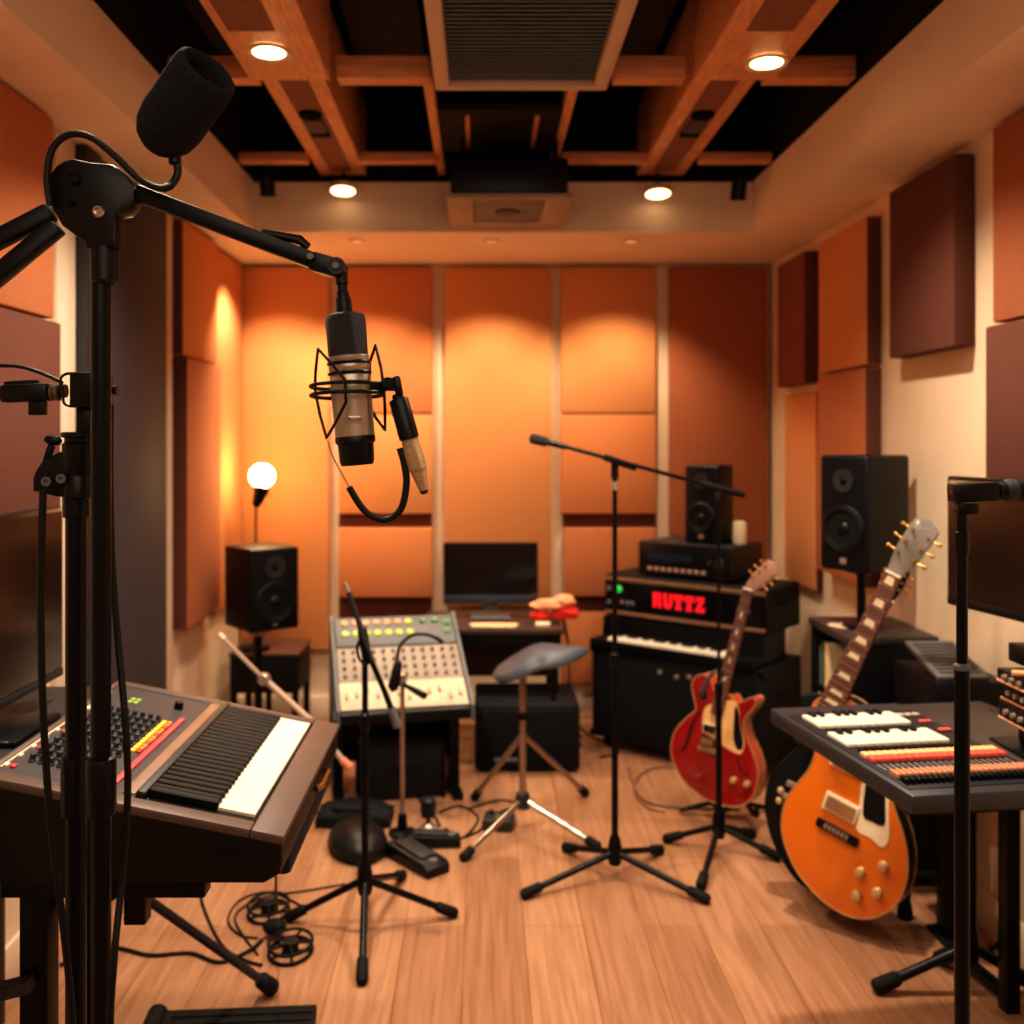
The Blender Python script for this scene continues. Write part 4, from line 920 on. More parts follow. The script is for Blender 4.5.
    for s_ in (-1, 1):
        for i in range(3):
            y = Lh * (.34 + i * .21)
            mb = MB(HM); mb.cyl((s_ * Wd * .62, y, .001), (s_ * Wd * .62, y, .009), w1 * .22, n=12); mb.cyl((s_ * Wd * .8, y, -.008), (s_ * Wd * 1.25, y, -.008), w1 * .1, n=8)
            mb.ball((s_ * Wd * 1.45, y, -.008), w1 * .34, (1, .75, .6), 12); mb.build('tuning_peg', GOLD, hs)
    if parts.get('logo'):
        MB(HM).tube(spline([(Wd * (-.55 + .11 * i), Lh * (.84 + (.035 if i % 2 else -.02) + .006 * math.sin(i * 2.3)), .0006) for i in range(11)], 4), .0011, 6, flat=.5).build('script_mark', CREAM, hs)
    # fittings on the top: frame at bridge
    def FMx(p, tilt): 
        x, z = L2(p); a = R(tilt); return frame((x, -h, z), V((math.cos(a), 0, -math.sin(a))), V((math.sin(a), 0, math.cos(a))))
    for p, w, hg, mt1, mt2 in parts.get('pickups', ()):
        M_ = FMx(p, hw_tilt); ring = MB(M_).span((-w * k / 2, -hg * k / 2, 0), (w * k / 2, hg * k / 2, .007), .002).build('pickup', mt1, t)
        MB(M_).span((-w * k * .42, -hg * k * .36, .007), (w * k * .42, hg * k * .36, .012), .002).build('cover', mt2, ring)
    if 'bridge' in parts:
        p, w, hg, mt1 = parts['bridge']; M_ = FMx(p, hw_tilt)
        br = MB(M_).span((-w * k / 2, -hg * k / 2, .002), (w * k / 2, hg * k / 2, .014), .003).build('bridge', mt1, t)
        m = MB(M_)
        for i in range(6): m.span((-w * k * .3 + i * w * k * .1, -hg * k * .25 + .001, .0135), (-w * k * .3 + (i + .7) * w * k * .1, hg * k * .35, .0165))
        m.build('saddles', SILVER, br)
    if 'tail' in parts:
        p, w, hg, mt1 = parts['tail']; MB(FMx(p, hw_tilt)).span((-w * k / 2, -hg * k / 2, .002), (w * k / 2, hg * k / 2, .012), .004).build('tailpiece', mt1, t)
    for nm in ('guard', 'guard_inset'):
        if nm in parts:
            pts, mt1, z0 = parts[nm]; pp = [(v.x, v.z) for v in spline([(L2(p)[0], 0, L2(p)[1]) for p in pts], 3, True)]
            MB().prism(pp, -h - z0 - .002, -h - z0, 0).build('pickguard' if nm == 'guard' else 'dark_inset', mt1, t)
    for p, r in parts.get('knobs', ()):
        M_ = FMx(p, 0); kb = MB().lathe([(r * k, 0), (r * k, .004), (r * k * .8, .008), (r * k * .78, .016), (r * k * .6, .0175), (.0005, .0175)], 20, M_).build('knob', pm('cream_gold', (206, 172, 126), .35, .5), t)
    for pts in parts.get('fholes', ()):
        pp = spline([(L2(p)[0], -h - .0006, L2(p)[1]) for p in pts], 5); n2 = len(pp)
        MB().tube(pp, [.0015 + .0045 * math.sin(math.pi * i / (n2 - 1)) for i in range(n2)], 10, flat=.12).build('f_hole', RUBBER, t)
    if 'strings' in parts:
        x, z = L2(parts['strings']); m = MB(); a = R(hw_tilt)
        for i in range(6):
            o_ = (i - 2.5) / 2.5
            s0 = V((x + math.cos(a) * o_ * w0 * .8, -h - .0175, z - math.sin(a) * o_ * w0 * .8)); s1 = NM @ V((o_ * w1 * .8, Ln, .0075)); m.tube([s0, NM @ V((o_ * w0 * .8, -.02, .0085)), s1], .0005, 5)
        m.build('strings', SILVER, t)
    x, z = L2(outline[0])
    MB().lathe([(.004, 0), (.004, .006), (.007, .010), (.006, .013), (.0005, .0135)], 14, axis_frame((x - .015, 0, z + .0015), (0, 0, -1))).build('strap_button', SILVER, t)
    return t
AMBER = pm('amber_lacquer', (216, 112, 18), .3, var=.06, scale=4, coat=.5)
DKSIDE = pm('dark_walnut_side', (40, 20, 14), .35, coat=.4)
BIND = pm('aged_binding', (176, 130, 84), .4)
NICKEL = pm('pickup_metal', (196, 164, 126), .32, .8, var=.3, scale=300)
guitar('amber single-cut electric guitar with a black and cream pickguard, leaning under the keyboard console', (850, 914), 2.82, 40, 6,
    [(850, 914), (822, 906), (796, 885), (782, 860), (778, 838), (783, 814), (795, 796), (808, 780), (816, 763), (818, 745), (815, 727), (817, 711), (832, 702), (852, 704), (864, 712), (867, 728), (876, 738), (889, 733), (896, 741), (894, 757), (889, 775), (893, 798), (902, 826), (905, 850), (902, 872), (893, 891), (875, 907)],
    .075, AMBER, DKSIDE, BIND, (836, 712), (904, 578), (938, 527), 20,
    dict(dx=8, pickups=[((851, 769), 36, 13, CREAM, NICKEL), ((842, 810), 35, 19, CREAM, NICKEL)], bridge=((838, 834), 44, 9, SATIN),
         guard=([(866, 778), (888, 785), (889, 810), (888, 832), (881, 841), (870, 834), (857, 829), (860, 812)], CREAM, .0005), guard_inset=([(871, 776), (885, 783), (886, 805), (884, 820), (872, 818), (864, 812)], EBONY, .0026),
         knobs=[((859, 869), 5.4), ((882, 859), 5.4), ((855, 892), 5.4), ((875, 885), 5.4)], strings=(839, 833), logo=1), fret_w=(12, 7.6), headmat=pm('headstock_grey', (120, 112, 106), .3, var=.3, coat=.5))
guitar('black electric guitar half hidden behind the amber guitar', (812, 888), 3.02, 20, 4,
    [(812, 888), (795, 877), (780, 856), (772, 838), (767, 812), (770, 791), (779, 773), (793, 759), (803, 748), (805, 732), (802, 715), (806, 702), (818, 697), (828, 703), (834, 720), (834, 745), (838, 775), (838, 820), (834, 860), (825, 880)],
    .045, EBONY, SATIN, SATIN, (832, 706), (894, 600), (908, 568), 20,
    dict(bridge=((800, 788), 22, 6, SILVER), tail=((794, 800), 20, 6, SILVER), knobs=[((783, 793), 3.5), ((790, 806), 3.5), ((781, 803), 3.5)]), fret_w=(7, 5))
CHERRY = pm('cherry_lacquer', (142, 12, 18), .25, var=.14, scale=6, coat=.6)
CSIDE = pm('cherry_sunburst_side', (196, 70, 34), .3, var=.2, scale=5, coat=.5)
z6 = lambda L: [(667 + x / 6.4, 660 + y / 6.4) for x, y in L]
guitar('cherry red hollow-body guitar with f-shaped holes, upright behind the straight stand', (735, 804), 3.58, 36, 6,
    z6([(440, 922), (350, 915), (260, 885), (140, 800), (78, 690), (65, 600), (100, 490), (180, 400), (238, 345), (228, 270), (215, 190), (245, 135), (300, 118), (345, 150), (365, 215), (420, 250), (470, 240), (505, 280), (560, 258), (605, 236), (632, 252), (612, 300), (570, 350), (548, 400), (562, 480), (608, 590), (630, 680), (622, 760), (588, 850), (520, 905)]),
    .075, CHERRY, CSIDE, BIND, (729, 708), (762, 592), (788, 567), 8,
    dict(dx=-3, pickups=[((719, 731), 15, 10, CREAM, SATIN), ((716, 744), 15, 9, EBONY, NICKEL)], bridge=((718, 752), 24, 5, NICKEL),
         guard=(z6([(300, 330), (285, 470), (330, 500), (400, 545), (510, 592), (545, 560), (552, 500), (530, 410), (520, 300), (470, 262), (380, 290)]), pm('cream_guard', (232, 184, 124), .4), .0005), guard_inset=(z6([(500, 300), (522, 330), (530, 420), (545, 500), (538, 555), (505, 560), (485, 500), (490, 400)]), EBONY, .0026),
         knobs=[((742, 778), 3.6), ((755, 780), 3.6)], fholes=[z6([(275, 345), (215, 440), (185, 530), (155, 600), (105, 632)]), z6([(505, 600), (515, 660), (535, 700), (575, 705)])], strings=(718, 752)),
    fret_w=(6, 4.8), inlay='dot', headmat=pm('headstock_tan', (150, 112, 96), .3, coat=.4), neckmat=pm('neck_brown', (128, 78, 58), .4))
# stand under the red guitar
t = thing('guitar_stand', 'low black stand cradling the red guitar', 'guitar stand', (.86, 3.66, 0), world=True)
b = at(735, 804, 3.58)
MB().cyl((b.x + .0, b.y + .13, .02), (b.x + .02, b.y + .17, .42), .010, n=12).build('upright', BLACKM, t)
for dx, dy in ((-.17, .10), (.17, .12), (.0, .36)): 
    lg = MB().tube([(b.x, b.y + .13, .06), (b.x + dx, b.y + .05 + dy, .012)], .009, 10).build('leg', BLACKM, t)
m = MB(); m.tube([(b.x - .06, b.y + .12, .066), (b.x + .06, b.y + .12, .066)], .010, 10); m.build('cradle_bar', BLACKM, t)
for dx in (-.06, .06): MB().tube([(b.x + dx, b.y + .12, .066), (b.x + dx, b.y - .03, .066), (b.x + dx, b.y - .062, .072), (b.x + dx, b.y - .066, .10)], .009, 10).build('cradle_arm', RUBBER, t)
t = thing('guitar_stand', 'low black stand propping the amber guitar, one rubber foot showing beside it', 'guitar stand', (1.06, 2.88, 0), world=True)
f = ground(905, 918); ap = V((1.10, 2.947, .45))
MB().tube([(f.x, f.y, .015), (f.x - .025, f.y, .12), ap], .009, 10).build('leg', BLACKM, t)
MB().lathe([(.020, 0), (.022, .006), (.020, .03), (.016, .05), (.015, .10), (.010, .11)], 16, T((f.x, f.y, 0))).build('rubber_foot', RUBBER, t)
MB().tube([(1.06, 2.89, .012), (1.07, 2.908, .12), ap], .008, 10).build('leg', BLACKM, t)
MB().tube([(1.07, 2.908, .12), (1.205, 2.917, .12)], .006, 10).build('cross_bar', BLACKM, t)
# black strap looped over the red guitar's horn
t = thing('headphones', 'small dark headphones hung over the upper horn of the red guitar', 'headphones', at(704, 690, 3.5), world=True)
MB().tube(spline([at(702, 695, 3.50), at(706, 683, 3.49), at(712, 674, 3.49), at(719, 671, 3.50), at(722, 676, 3.52)], 5), .012, 10, flat=.55).build('headband', pm('grey_band', (66, 64, 68), .5), t)
MB().ball(at(703, 695, 3.50), .020, (.8, .7, 1.0), 16).build('ear_cup', DARKG, t)
# ================================================================== CABINET BEHIND THE GUITARS
t = thing('record_cabinet', 'black cabinet with open side shelves holding sleeves, under the tall loudspeaker', 'cabinet', (1.28, 3.29, 0), world=True)
cx0, cx1, cy0, cy1 = 1.14, 1.424, 3.12, 3.47
MB().span((cx0 - .006, cy0 - .006, .752), (cx1, cy1 + .006, .78), .005).build('top', pm('cabinet_top', (52, 46, 44), .4), t)
MB().span((cx0, cy0, .03), (cx1, cy0 + .02, .751), .003).build('front_panel', BLACK, t)
MB().span((cx0, cy1 - .02, .03), (cx1, cy1, .751), .003).build('back_panel', BLACK, t)
MB().span((cx1 - .02, cy0 + .021, .03), (cx1, cy1 - .021, .751), .003).build('side_panel', BLACK, t)
for z in (.06, .345, .545): MB().span((cx0 + .003, cy0 + .021, z), (cx1 - .021, cy1 - .021, z + .018), .002).build('shelf', BLACK, t)
MB().span((cx0, cy0 - .008, .03), (cx1, cy0 + .03, .05), .003).build('plinth', DARKG, t)
for x in (cx0 + .03, cx1 - .03):
    for y in (cy0 + .04, cy1 - .04): MB().lathe([(.015, 0), (.015, .031)], 12, T((x, y, 0))).build('foot', RUBBER, t)
t = thing('speaker_stand', 'short black pole stand on the cabinet, holding up the tall loudspeaker', 'speaker stand', (sx.x, sx.y, .781), world=True)
MB().lathe([(.06, .781), (.06, .788), (.02, .792)], 24, T((sx.x, sx.y, 0))).build('base_plate', BLACKM, t)
MB().cyl((sx.x, sx.y, .79), (sx.x, sx.y, .963), .014, n=16).build('pole', BLACKM, t)
MB().lathe([(.014, .95), (.05, .962), (.05, .971)], 20, T((sx.x, sx.y, 0))).build('top_plate', BLACKM, t)
solo('disc', MB().lathe([(.008, .781), (.052, .781), (.052, .7825), (.008, .7825)], 32, T((1.195, 3.30, 0)), caps=False), pm('pale_disc', (226, 196, 168), .3), 'pale disc lying on the cabinet top beside the speaker pole', 'disc')
# sleeves on the shelves (seen through the open side): each its own object
rnd = random.Random(4)
y = cy0 + .03
cols = [(214, 190, 160), (226, 204, 176), (176, 146, 120), (232, 214, 190), (150, 118, 96), (206, 170, 140)]
for i in range(16):
    th = .014 + rnd.random() * .004
    h = .150 + rnd.random() * .02
    solo('record_sleeve', MB().span((cx0 + .012 + rnd.random() * .006, y, .3635), (cx0 + .20, y + th, .3635 + h), .001, 1), pm('sleeve_%d' % (i % 6), cols[i % 6], .7), 'thin pale record sleeve in the packed row on the lower open shelf of the cabinet', 'record sleeve', 'record sleeves on the lower shelf')
    y += th + .0015
for (y0, y1, h, rgb, lb) in ((3.395, 3.41, .13, (90, 96, 100), 'grey sleeve standing at the far end of the upper cabinet shelf'), (3.365, 3.382, .15, (60, 96, 76), 'green sleeve standing on the upper cabinet shelf between grey and cream ones'), (3.32, 3.355, .15, (226, 206, 160), 'cream sleeve standing on the upper cabinet shelf, nearest the guitar neck')):
    solo('record_sleeve', MB().span((cx0 + .01, y0, .5635), (cx0 + .19, y1, .5635 + h), .001, 1), pm('sleeve_' + lb[:5], rgb, .7), lb, 'record sleeve')

# sloped rack box in front of the cabinet
t = thing('sloped_rack', 'black rack box with a sloping grey panel on top, behind the corner desk', 'rack', (1.29, 2.79, 0), world=True)
MB().span((1.218, 2.68, .48), (1.415, 2.955, .745), .006).build('body', BLACK, t)
MB(frame((1.226, 2.69, .752), (1, 0, 0), (0, .24, .062))).span((0, 0, -.008), (.14, .22, .006), .003).build('sloping_panel', pm('warm_grey_panel', (84, 78, 76), .5), t)
sp_ = MB(frame((1.226, 2.69, .752), (1, 0, 0), (0, .24, .062)))
for i in range(9): sp_.span((.015, .02 + i * .021, .006), (.125, .028 + i * .021, .0075))
sp_.build('panel_slots', DARKG, t)
m = MB(); m.span((1.285, 2.77, .012), (1.325, 2.83, .479), .004); m.span((1.27, 2.74, 0), (1.345, 2.86, .0125), .003); m.build('pedestal', BLACK, t)

# ================================================================== KEYBOARD CONSOLE AND DESK
CA = R(8.45); CP_ = V((.817, 1.90, 0)); CT = .72
t = thing('keyboard_console', 'dark flat keyboard console with stacked rows of white and red keys and a fader strip', 'keyboard', CP_, CA)
W_, Dp = .345, .627
MB().span((0, 0, CT - .038), (W_, Dp, CT), .006).build('slab', pm('console_slate', (44, 43, 48), .45, var=.06), t)
MB().span((.012, .03, CT - .0005), (W_ - .012, .55, CT + .002), .001).build('panel', pm('panel_charcoal', (30, 30, 36), .5), t)
def keyrow(x0, x1, y0, y1, n, name, mw):
    kp = (x1 - x0) / n; m = MB()
    for i in range(n): m.span((x0 + i * kp + .0008, y0, CT + .0022), (x0 + (i + 1) * kp - .0008, y1, CT + .012), .002, 1)
    w = m.build(name, mw, t)
    for i in range(n - 1):
        if i % 7 not in (2, 6): MB().span((x0 + (i + 1) * kp - kp * .28, y0 + (y1 - y0) * .72, CT + .0115), (x0 + (i + 1) * kp + kp * .28, y1 + .002, CT + .0185), .001, 1).build('black_key', EBONY, t)
keyrow(.03, .262, .425, .515, 11, 'white_keys', IVORY)
keyrow(.022, .268, .285, .375, 11, 'white_keys', IVORY)
PAD = {'red': pm('red_pad', (206, 84, 68), .45, emit=.05), 'peach': pm('peach_pad', (244, 182, 130), .45)}
pmsh = {k_: mesh_of(MB().box((0, 0, .005), (.0145, .024, .010), .002), [v], 'pad') for k_, v in PAD.items()}
for i in range(19):
    inst('pad', pmsh['red'], t, T((.030 + i * .0163, .193, CT + .002))); inst('pad', pmsh['peach'], t, T((.030 + i * .0163, .220, CT + .002)))
bk_ = mesh_of(MB().box((0, 0, .004), (.012, .012, .008), .0015), [SATIN], 'button')
for i in range(16): inst('button', bk_, t, T((.04 + i * .0145, .256, CT + .002)))
m = MB()
for i in range(22): m.span((.028 + i * .0138, .138, CT + .002), (.0295 + i * .0138, .172, CT + .0032))
m.build('slider_marks', pm('pale_mark', (170, 160, 150), .5), t)
fmsh = mesh_of(MB().box((0, 0, .006), (.009, .032, .012), .002), [pm('copper_fader', (190, 128, 98), .45)], 'fader')
fblk = mesh_of(MB().box((0, 0, .006), (.009, .022, .012), .002), [SATIN], 'fader')
for i in range(24):
    inst('fader', fmsh, t, T((.024 + i * .0128, .098, CT + .002))); inst('fader', fblk, t, T((.024 + i * .0128, .062, CT + .002)))
for x, y in ((.295, .44), (.30, .37)): MB().span((x, y, CT + .002), (x + .03, y + .014, CT + .007), .002).build('red_button', PAD['red'], t)
for i in range(3): MB().span((.275 + i * .02, .50, CT + .002), (.29 + i * .02, .515, CT + .006), .001).build('pale_button', pm('pale_button2', (200, 184, 168), .4), t)
def con(x, y, z): return V((CP_.x + math.cos(CA) * x - math.sin(CA) * y, CP_.y + math.sin(CA) * x + math.cos(CA) * y, z))
t = thing('corner_desk', 'dark brown desk butted against the keyboard console, by the side wall', 'desk', con(.347, 0, 0), CA)
MB().span((.0, .0, CT - .038), (.235, .627, CT - .004), .005).build('desk_top', pm('desk_dark_brown', (58, 48, 45), .45), t)
for x, y in ((.035, .08), (.20, .08), (.20, .47)): MB().span((x - .018, y - .018, 0), (x + .018, y + .018, CT - .063), .003).build('leg', BLACKM, t)
MB().span((.185, .489, .022), (.215, .70, .046), .003).build('floor_bar', BLACKM, t)
for y in (.05, .50): MB().span((-.32, y, CT - .062), (.22, y + .05, CT - .0395), .004).build('support_rail', BLACKM, t)
# screen on a wall arm
t = thing('monitor_screen', 'large dark screen on a wall arm above the corner desk', 'monitor', (1.30, 2.27, 1.14), world=True)
SA = frame((1.190, 2.56, .975), (.115, -.58, 0), (0, 0, 1))
MB(SA).span((0, 0, -.028), (.62, .328, 0), .005).build('casing', SATIN, t)
MB(SA).span((.010, .028, .0), (.61, .318, .0015)).build('screen', SCREENW, t)
MB(SA).span((.006, .004, .0), (.614, .026, .003), .001).build('chin', BLACK, t)
m = MB(); m.bar(SA @ V((.31, .17, -.028)), (1.405, 2.30, 1.145), .03, .04); m.span((1.405, 2.24, 1.08), (1.4385, 2.36, 1.21), .003); m.build('wall_mount', BLACKM, t)
# stacked gear on the desk
zb_ = CT - .003
base = at(1016, 700, 2.2)
t = thing('small_stand', 'low black base plate under the stack of small boxes on the corner desk', 'stand', (1.19, 2.2, zb_), world=True)
MB().span((1.15, 2.13, zb_), (1.335, 2.27, zb_ + .006), .002).build('base_plate', BLACKM, t)
MB().span((1.20, 2.16, zb_ + .0061), (1.325, 2.24, zb_ + .05), .004).build('block', SATIN, t)
z = zb_ + .0515
for i, (hh, dx, mt1, lb) in enumerate(((.042, .0, SATIN, 'lowest black box with a pale edge in the stack on the corner desk'), (.040, .006, TOLEX, 'second black box from the bottom in the stack on the corner desk'), (.030, -.004, SATIN, 'third black box with bright knobs in the stack on the corner desk'))):
    t = thing('effects_box', lb, 'effects box', (1.245 + dx, 2.2, z), 0, 'stacked effects boxes')
    MB().span((-.078, -.06, 0), (.07, .06, hh), .004).build('case', mt1, t)
    MB().span((-.08, -.061, .0), (.07, .061, .006), .002).build('pale_edge', pm('peach_edge', (206, 150, 116), .5), t)
    for j in range(3): MB().lathe([(.007, 0), (.006, .008)], 10, T((-.05 + j * .03, -.061, hh * .55)) @ Matrix.Rotation(R(90), 4, 'X')).build('knob', SILVER, t)
    for j in range(3): MB().lathe([(.007, 0), (.006, .008)], 10, T((-.079, -.04 + j * .03, hh * .55)) @ Matrix.Rotation(R(-90), 4, 'Y')).build('knob', SILVER, t)
    z += hh + .001
solo('wooden_stick', MB().tube([(1.15, 2.17, z + .007), (1.335, 2.11, z + .007)], .0065, 12), pm('pale_wood', (220, 164, 116), .5), 'pale wooden stick lying between the boxes of the stack on the corner desk', 'stick')
t = thing('effects_box', 'topmost plain black box of the stack on the corner desk', 'effects box', (1.255, 2.2, z + .015), 0, 'stacked effects boxes')
MB().span((-.07, -.055, 0), (.06, .055, .042), .005).build('case', SATIN, t)
MB().lathe([(.007, 0), (.006, .006)], 10, T((-.04, 0, .042))).build('knob', DARKG, t)

# foreground stand with a microphone lying level
D4 = 1.6; b4 = at(962, 438, D4)
t = thing('microphone_stand', 'nearest black stand, a straight pole in front of the keyboard console', 'microphone stand', (b4.x, D4, 0), world=True)
def h4(y): return EYE - (y - VY) * D4 / FPX
MB().cyl((b4.x, D4, h4(668)), (b4.x, D4, h4(512)), .0086, n=18).build('upper_tube', BLACKM, t)
MB().cyl((b4.x, D4, .1), (b4.x, D4, h4(664)), .0118, n=18).build('lower_tube', BLACKM, t)
MB().lathe([(.0118, h4(670)), (.0132, h4(668)), (.0132, h4(665)), (.009, h4(663))], 18, T((b4.x, D4, 0))).build('collar_ring', GREY, t)
MB().lathe([(.0087, h4(555)), (.0108, h4(553)), (.0108, h4(532)), (.0087, h4(531))], 18, T((b4.x, D4, 0))).build('clutch', SATIN, t)
m = MB(); m.span((b4.x - .010, D4 - .012, h4(514)), (b4.x + .022, D4 + .012, h4(503)), .003); m.bar(at(951, 493, D4), at(995, 491, D4), .030, .034, (0, 1, 0), .004); m.build('clip', SATIN, t)
tripod(t, (b4.x, D4), .12, .28, (100, 220, 340))
t = thing('stick_microphone', 'thick black microphone lying level in the clip of the nearest stand', 'microphone', at(1010, 491, D4), world=True)
p0, p1 = at(995.5, 491, D4), at(1090, 488, D4); M_ = axis_frame(p0, p1 - p0)
MB().lathe([(.010, 0), (.0145, .002), (.0155, .02), (.0175, .03), (.0175, .09), (.016, .14), (.004, .15)], 24, M_).build('body', SATIN, t)
MB().lathe([(.0158, .014), (.0185, .017), (.0185, .028), (.0178, .031)], 24, M_, caps=False).build('ring', DARKG, t)

# short tripod under the console desk
c = V((1.235, 2.53, 0))
t = thing('short_tripod_stand', 'short black tripod stand under the corner desk, one leg reaching onto the open floor', 'stand', c, world=True)
MB().cyl((c.x, c.y, .12), (c.x, c.y, .655), .016, n=16).build('pole', BLACKM, t)
feet_from_pixels(t, c, .11, [ground(878, 993), V((1.40, 2.52, 0)), V((1.22, 2.66, 0))], tube=.0125)

# ================================================================== THINGS ON THE FLOOR
# black rounded cushion
f = ground(357, 852)
t = thing('floor_cushion', 'black rounded cushion lying on the floor beside the short-boom stand', 'cushion', (f.x, f.y + .02, 0), R(18))
MB().lathe([(.02, .004), (.088, .004), (.099, .014), (.102, .032), (.096, .050), (.078, .070), (.045, .085), (.018, .091), (.001, .092)], 36, Matrix.Diagonal((.98, 1.45, 1, 1)), caps=False).build('pad', pm('black_vinyl', (26, 24, 25), .38, var=.1), t, 60)
MB().tube([(.1 * .98 * math.cos(a), .1 * 1.45 * math.sin(a), .024) for a in [2 * math.pi * i / 40 for i in range(40)]], .003, 8, closed=True).build('seam', RUBBER, t)
# foot pedals
def pedal(label, p, rz, L_, wd, hh):
    t = thing('foot_pedal', label, 'pedal', (p[0], p[1], 0), rz, 'foot pedals by the copper stand')
    MB().prism([(-L_ / 2, .002), (L_ / 2, .002), (L_ / 2, hh * .55), (L_ / 2 - .02, hh * .8), (-L_ / 2 + .01, hh), (-L_ / 2, hh * .8)], -wd / 2, wd / 2, .008).build('base', BLACK, t)
    MB().box((-.01, 0, hh * .97), (L_ * .62, wd * .66, .010), .004, M=Matrix.Rotation(R(4), 4, 'Y')).build('treadle', DARKG, t)
    MB().lathe([(.016, hh * .7), (.015, hh * .86), (.001, hh * .87)], 16, T((L_ / 2 - .03, 0, 0))).build('switch', GREY, t)
f = ground(416, 868); pedal('black ribbed foot pedal lying nearest, below the copper stand', (f.x, f.y + .03), R(-50), .24, .095, .052)
f = ground(432, 850); pedal('black foot pedal lying crosswise behind the ribbed one', (f.x, f.y + .04), R(4), .19, .07, .045)
f = ground(428, 833)
t = thing('desk_microphone', 'tiny dark capsule on a bright round base among the pedals', 'microphone', (f.x, f.y + .02, 0), world=True)
MB().lathe([(.036, 0), (.036, .012), (.02, .02), (.014, .03)], 24, T((f.x, f.y + .02, 0))).build('base', SILVER, t)
MB().lathe([(.008, .03), (.008, .045), (.022, .05), (.027, .06), (.027, .11), (.02, .118)], 20, T((f.x, f.y + .02, 0))).build('capsule', pm('teal_black', (26, 34, 38), .4), t)
f = ground(499, 832)
t = thing('effects_pedal', 'flat dark effects pedal on the floor before the stool, cables plugged in', 'pedal', (f.x, f.y + .05, 0), R(-8))
MB().span((-.055, -.05, 0), (.055, .05, .038), .006).build('case', DARKG, t)
MB().lathe([(.012, .038), (.010, .05)], 14, T((0, -.02, 0))).build('switch', SILVER, t)
for x in (-.03, .03): MB().lathe([(.009, .038), (.008, .048)], 12, T((x, .025, 0))).build('knob', RUBBER, t)
# soft bag
f = ground(352, 830)
t = thing('gear_bag', 'slumped black gear bag on the floor behind the round cushion', 'bag', (f.x, f.y + .09, 0), world=True)
rnd = random.Random(9); bm = bmesh.new(); bmesh.ops.create_cube(bm, size=1); bmesh.ops.subdivide_edges(bm, edges=bm.edges[:], cuts=9, use_grid_fill=True)
for v in bm.verts:
    s_ = 1 - .12 * abs(v.co.x * 2) ** 3
    v.co = V((v.co.x * .27, v.co.y * .17 * s_, max(.0, (v.co.z + .5) * .07 * (1 - .45 * abs(v.co.x * 2) ** 2.5) * (1 - .4 * abs(v.co.y * 2) ** 3) + .006 * math.sin(v.co.x * 18 + v.co.y * 9)) ))
mb = MB(T((f.x, f.y + .09, .001))); mb._bm(bm); mb.build('bag_body', pm('black_nylon', (11, 12, 17), .8, bump=.4, bscale=60), t, 70)
MB().tube(spline([(f.x - .08, f.y + .06, .055), (f.x - .05, f.y + .03, .062), (f.x + .04, f.y + .03, .062), (f.x + .07, f.y + .06, .055)], 5), .008, 8).build('strap', RUBBER, t)
# flat case cut by the frame edge
f0, f1 = ground(140, 1030), ground(318, 1010, .03)
t = thing('pedalboard', 'flat black pedalboard case on the floor at the frame edge, below the synthesizer', 'pedalboard', (-.51, 2.36, 0), R(4))
MB().span((-.26, -.14, .006), (.115, .045, .035), .004).build('board', TOLEX, t)
MB().tube([(-.26, -.10, .026), (-.26, .045, .026)], .024, 16).build('rolled_end', RUBBER, t)
m = MB()
for i in range(5): m.span((-.22, -.12 + i * .032, .0352), (.11, -.10 + i * .032, .0385), .001)
m.build('grip_strips', RUBBER, t)
# two little cable reels
f = ground(268, 944)
t = thing('cable_reel', 'small open cable reel lying on the floor, the nearer of two below the synthesizer', 'cable reel', (-.565, 2.795, 0), world=True)
def reel(t, x, y, z):
    for zz in (z, z + .022):
        m = MB(); m.tube([(x + .058 * math.cos(a), y + .075 * math.sin(a), zz) for a in [2 * math.pi * i / 36 for i in range(36)]], .0045, 8, closed=True)
        for k in range(5): a = 2 * math.pi * k / 5; m.tube([(x, y, zz), (x + .056 * math.cos(a), y + .073 * math.sin(a), zz)], .0035, 8)
        m.build('spoked_rim', RUBBER, t)
    MB().lathe([(.022, z), (.022, z + .026)], 18, T((x, y, 0))).build('hub', BLACK, t)
g = ground(287, 962); t.location = (g.x, g.y + .05, 0); reel(t, g.x, g.y + .05, .006)
g2 = ground(268, 930)
t = thing('cable_reel', 'small open cable reel on the floor, the farther of two below the synthesizer', 'cable reel', (g2.x, g2.y + .06, 0), world=True)
reel(t, g2.x - .02, g2.y + .10, .006)
solo('power_plug', MB().ball((g.x - .06, g.y + .13, .030), .026, (1.3, 1, .9), 16), RUBBER, 'chunky black plug lying between the two cable reels', 'plug')
# cables on the floor
def floorcable(label, pix, r=.0045, closed=False, ends=None, mat=None):
    pts = [ground(x, y, r + .001) for x, y in pix]
    solo('floor_cable', MB().tube(spline(pts, 8, closed), r, 8, closed=closed), mat or CABLE, label, 'cable')
floorcable('black cable snaking along the floor from the poles to the cable reels', [(60, 965), (110, 948), (150, 955), (190, 953), (220, 962), (250, 950), (262, 940)], .005)
floorcable('thin cable sagging to the floor behind the splayed grey leg', [(198, 872), (203, 905), (222, 945), (245, 960), (262, 965)], .004)
floorcable('thin cable curving between the two reels and the short-boom stand', [(300, 905), (270, 892), (240, 900), (228, 920), (240, 935), (258, 938)], .003)
floorcable('thin cable running from the reels toward the round cushion', [(258, 955), (235, 918), (262, 898), (310, 890), (345, 884)], .003)
floorcable('grey cable looping on the open floor beside the red guitar', [(628, 768), (636, 790), (650, 803), (690, 808), (740, 809)], .005, mat=pm('grey_brown_cable', (120, 84, 66), .5))
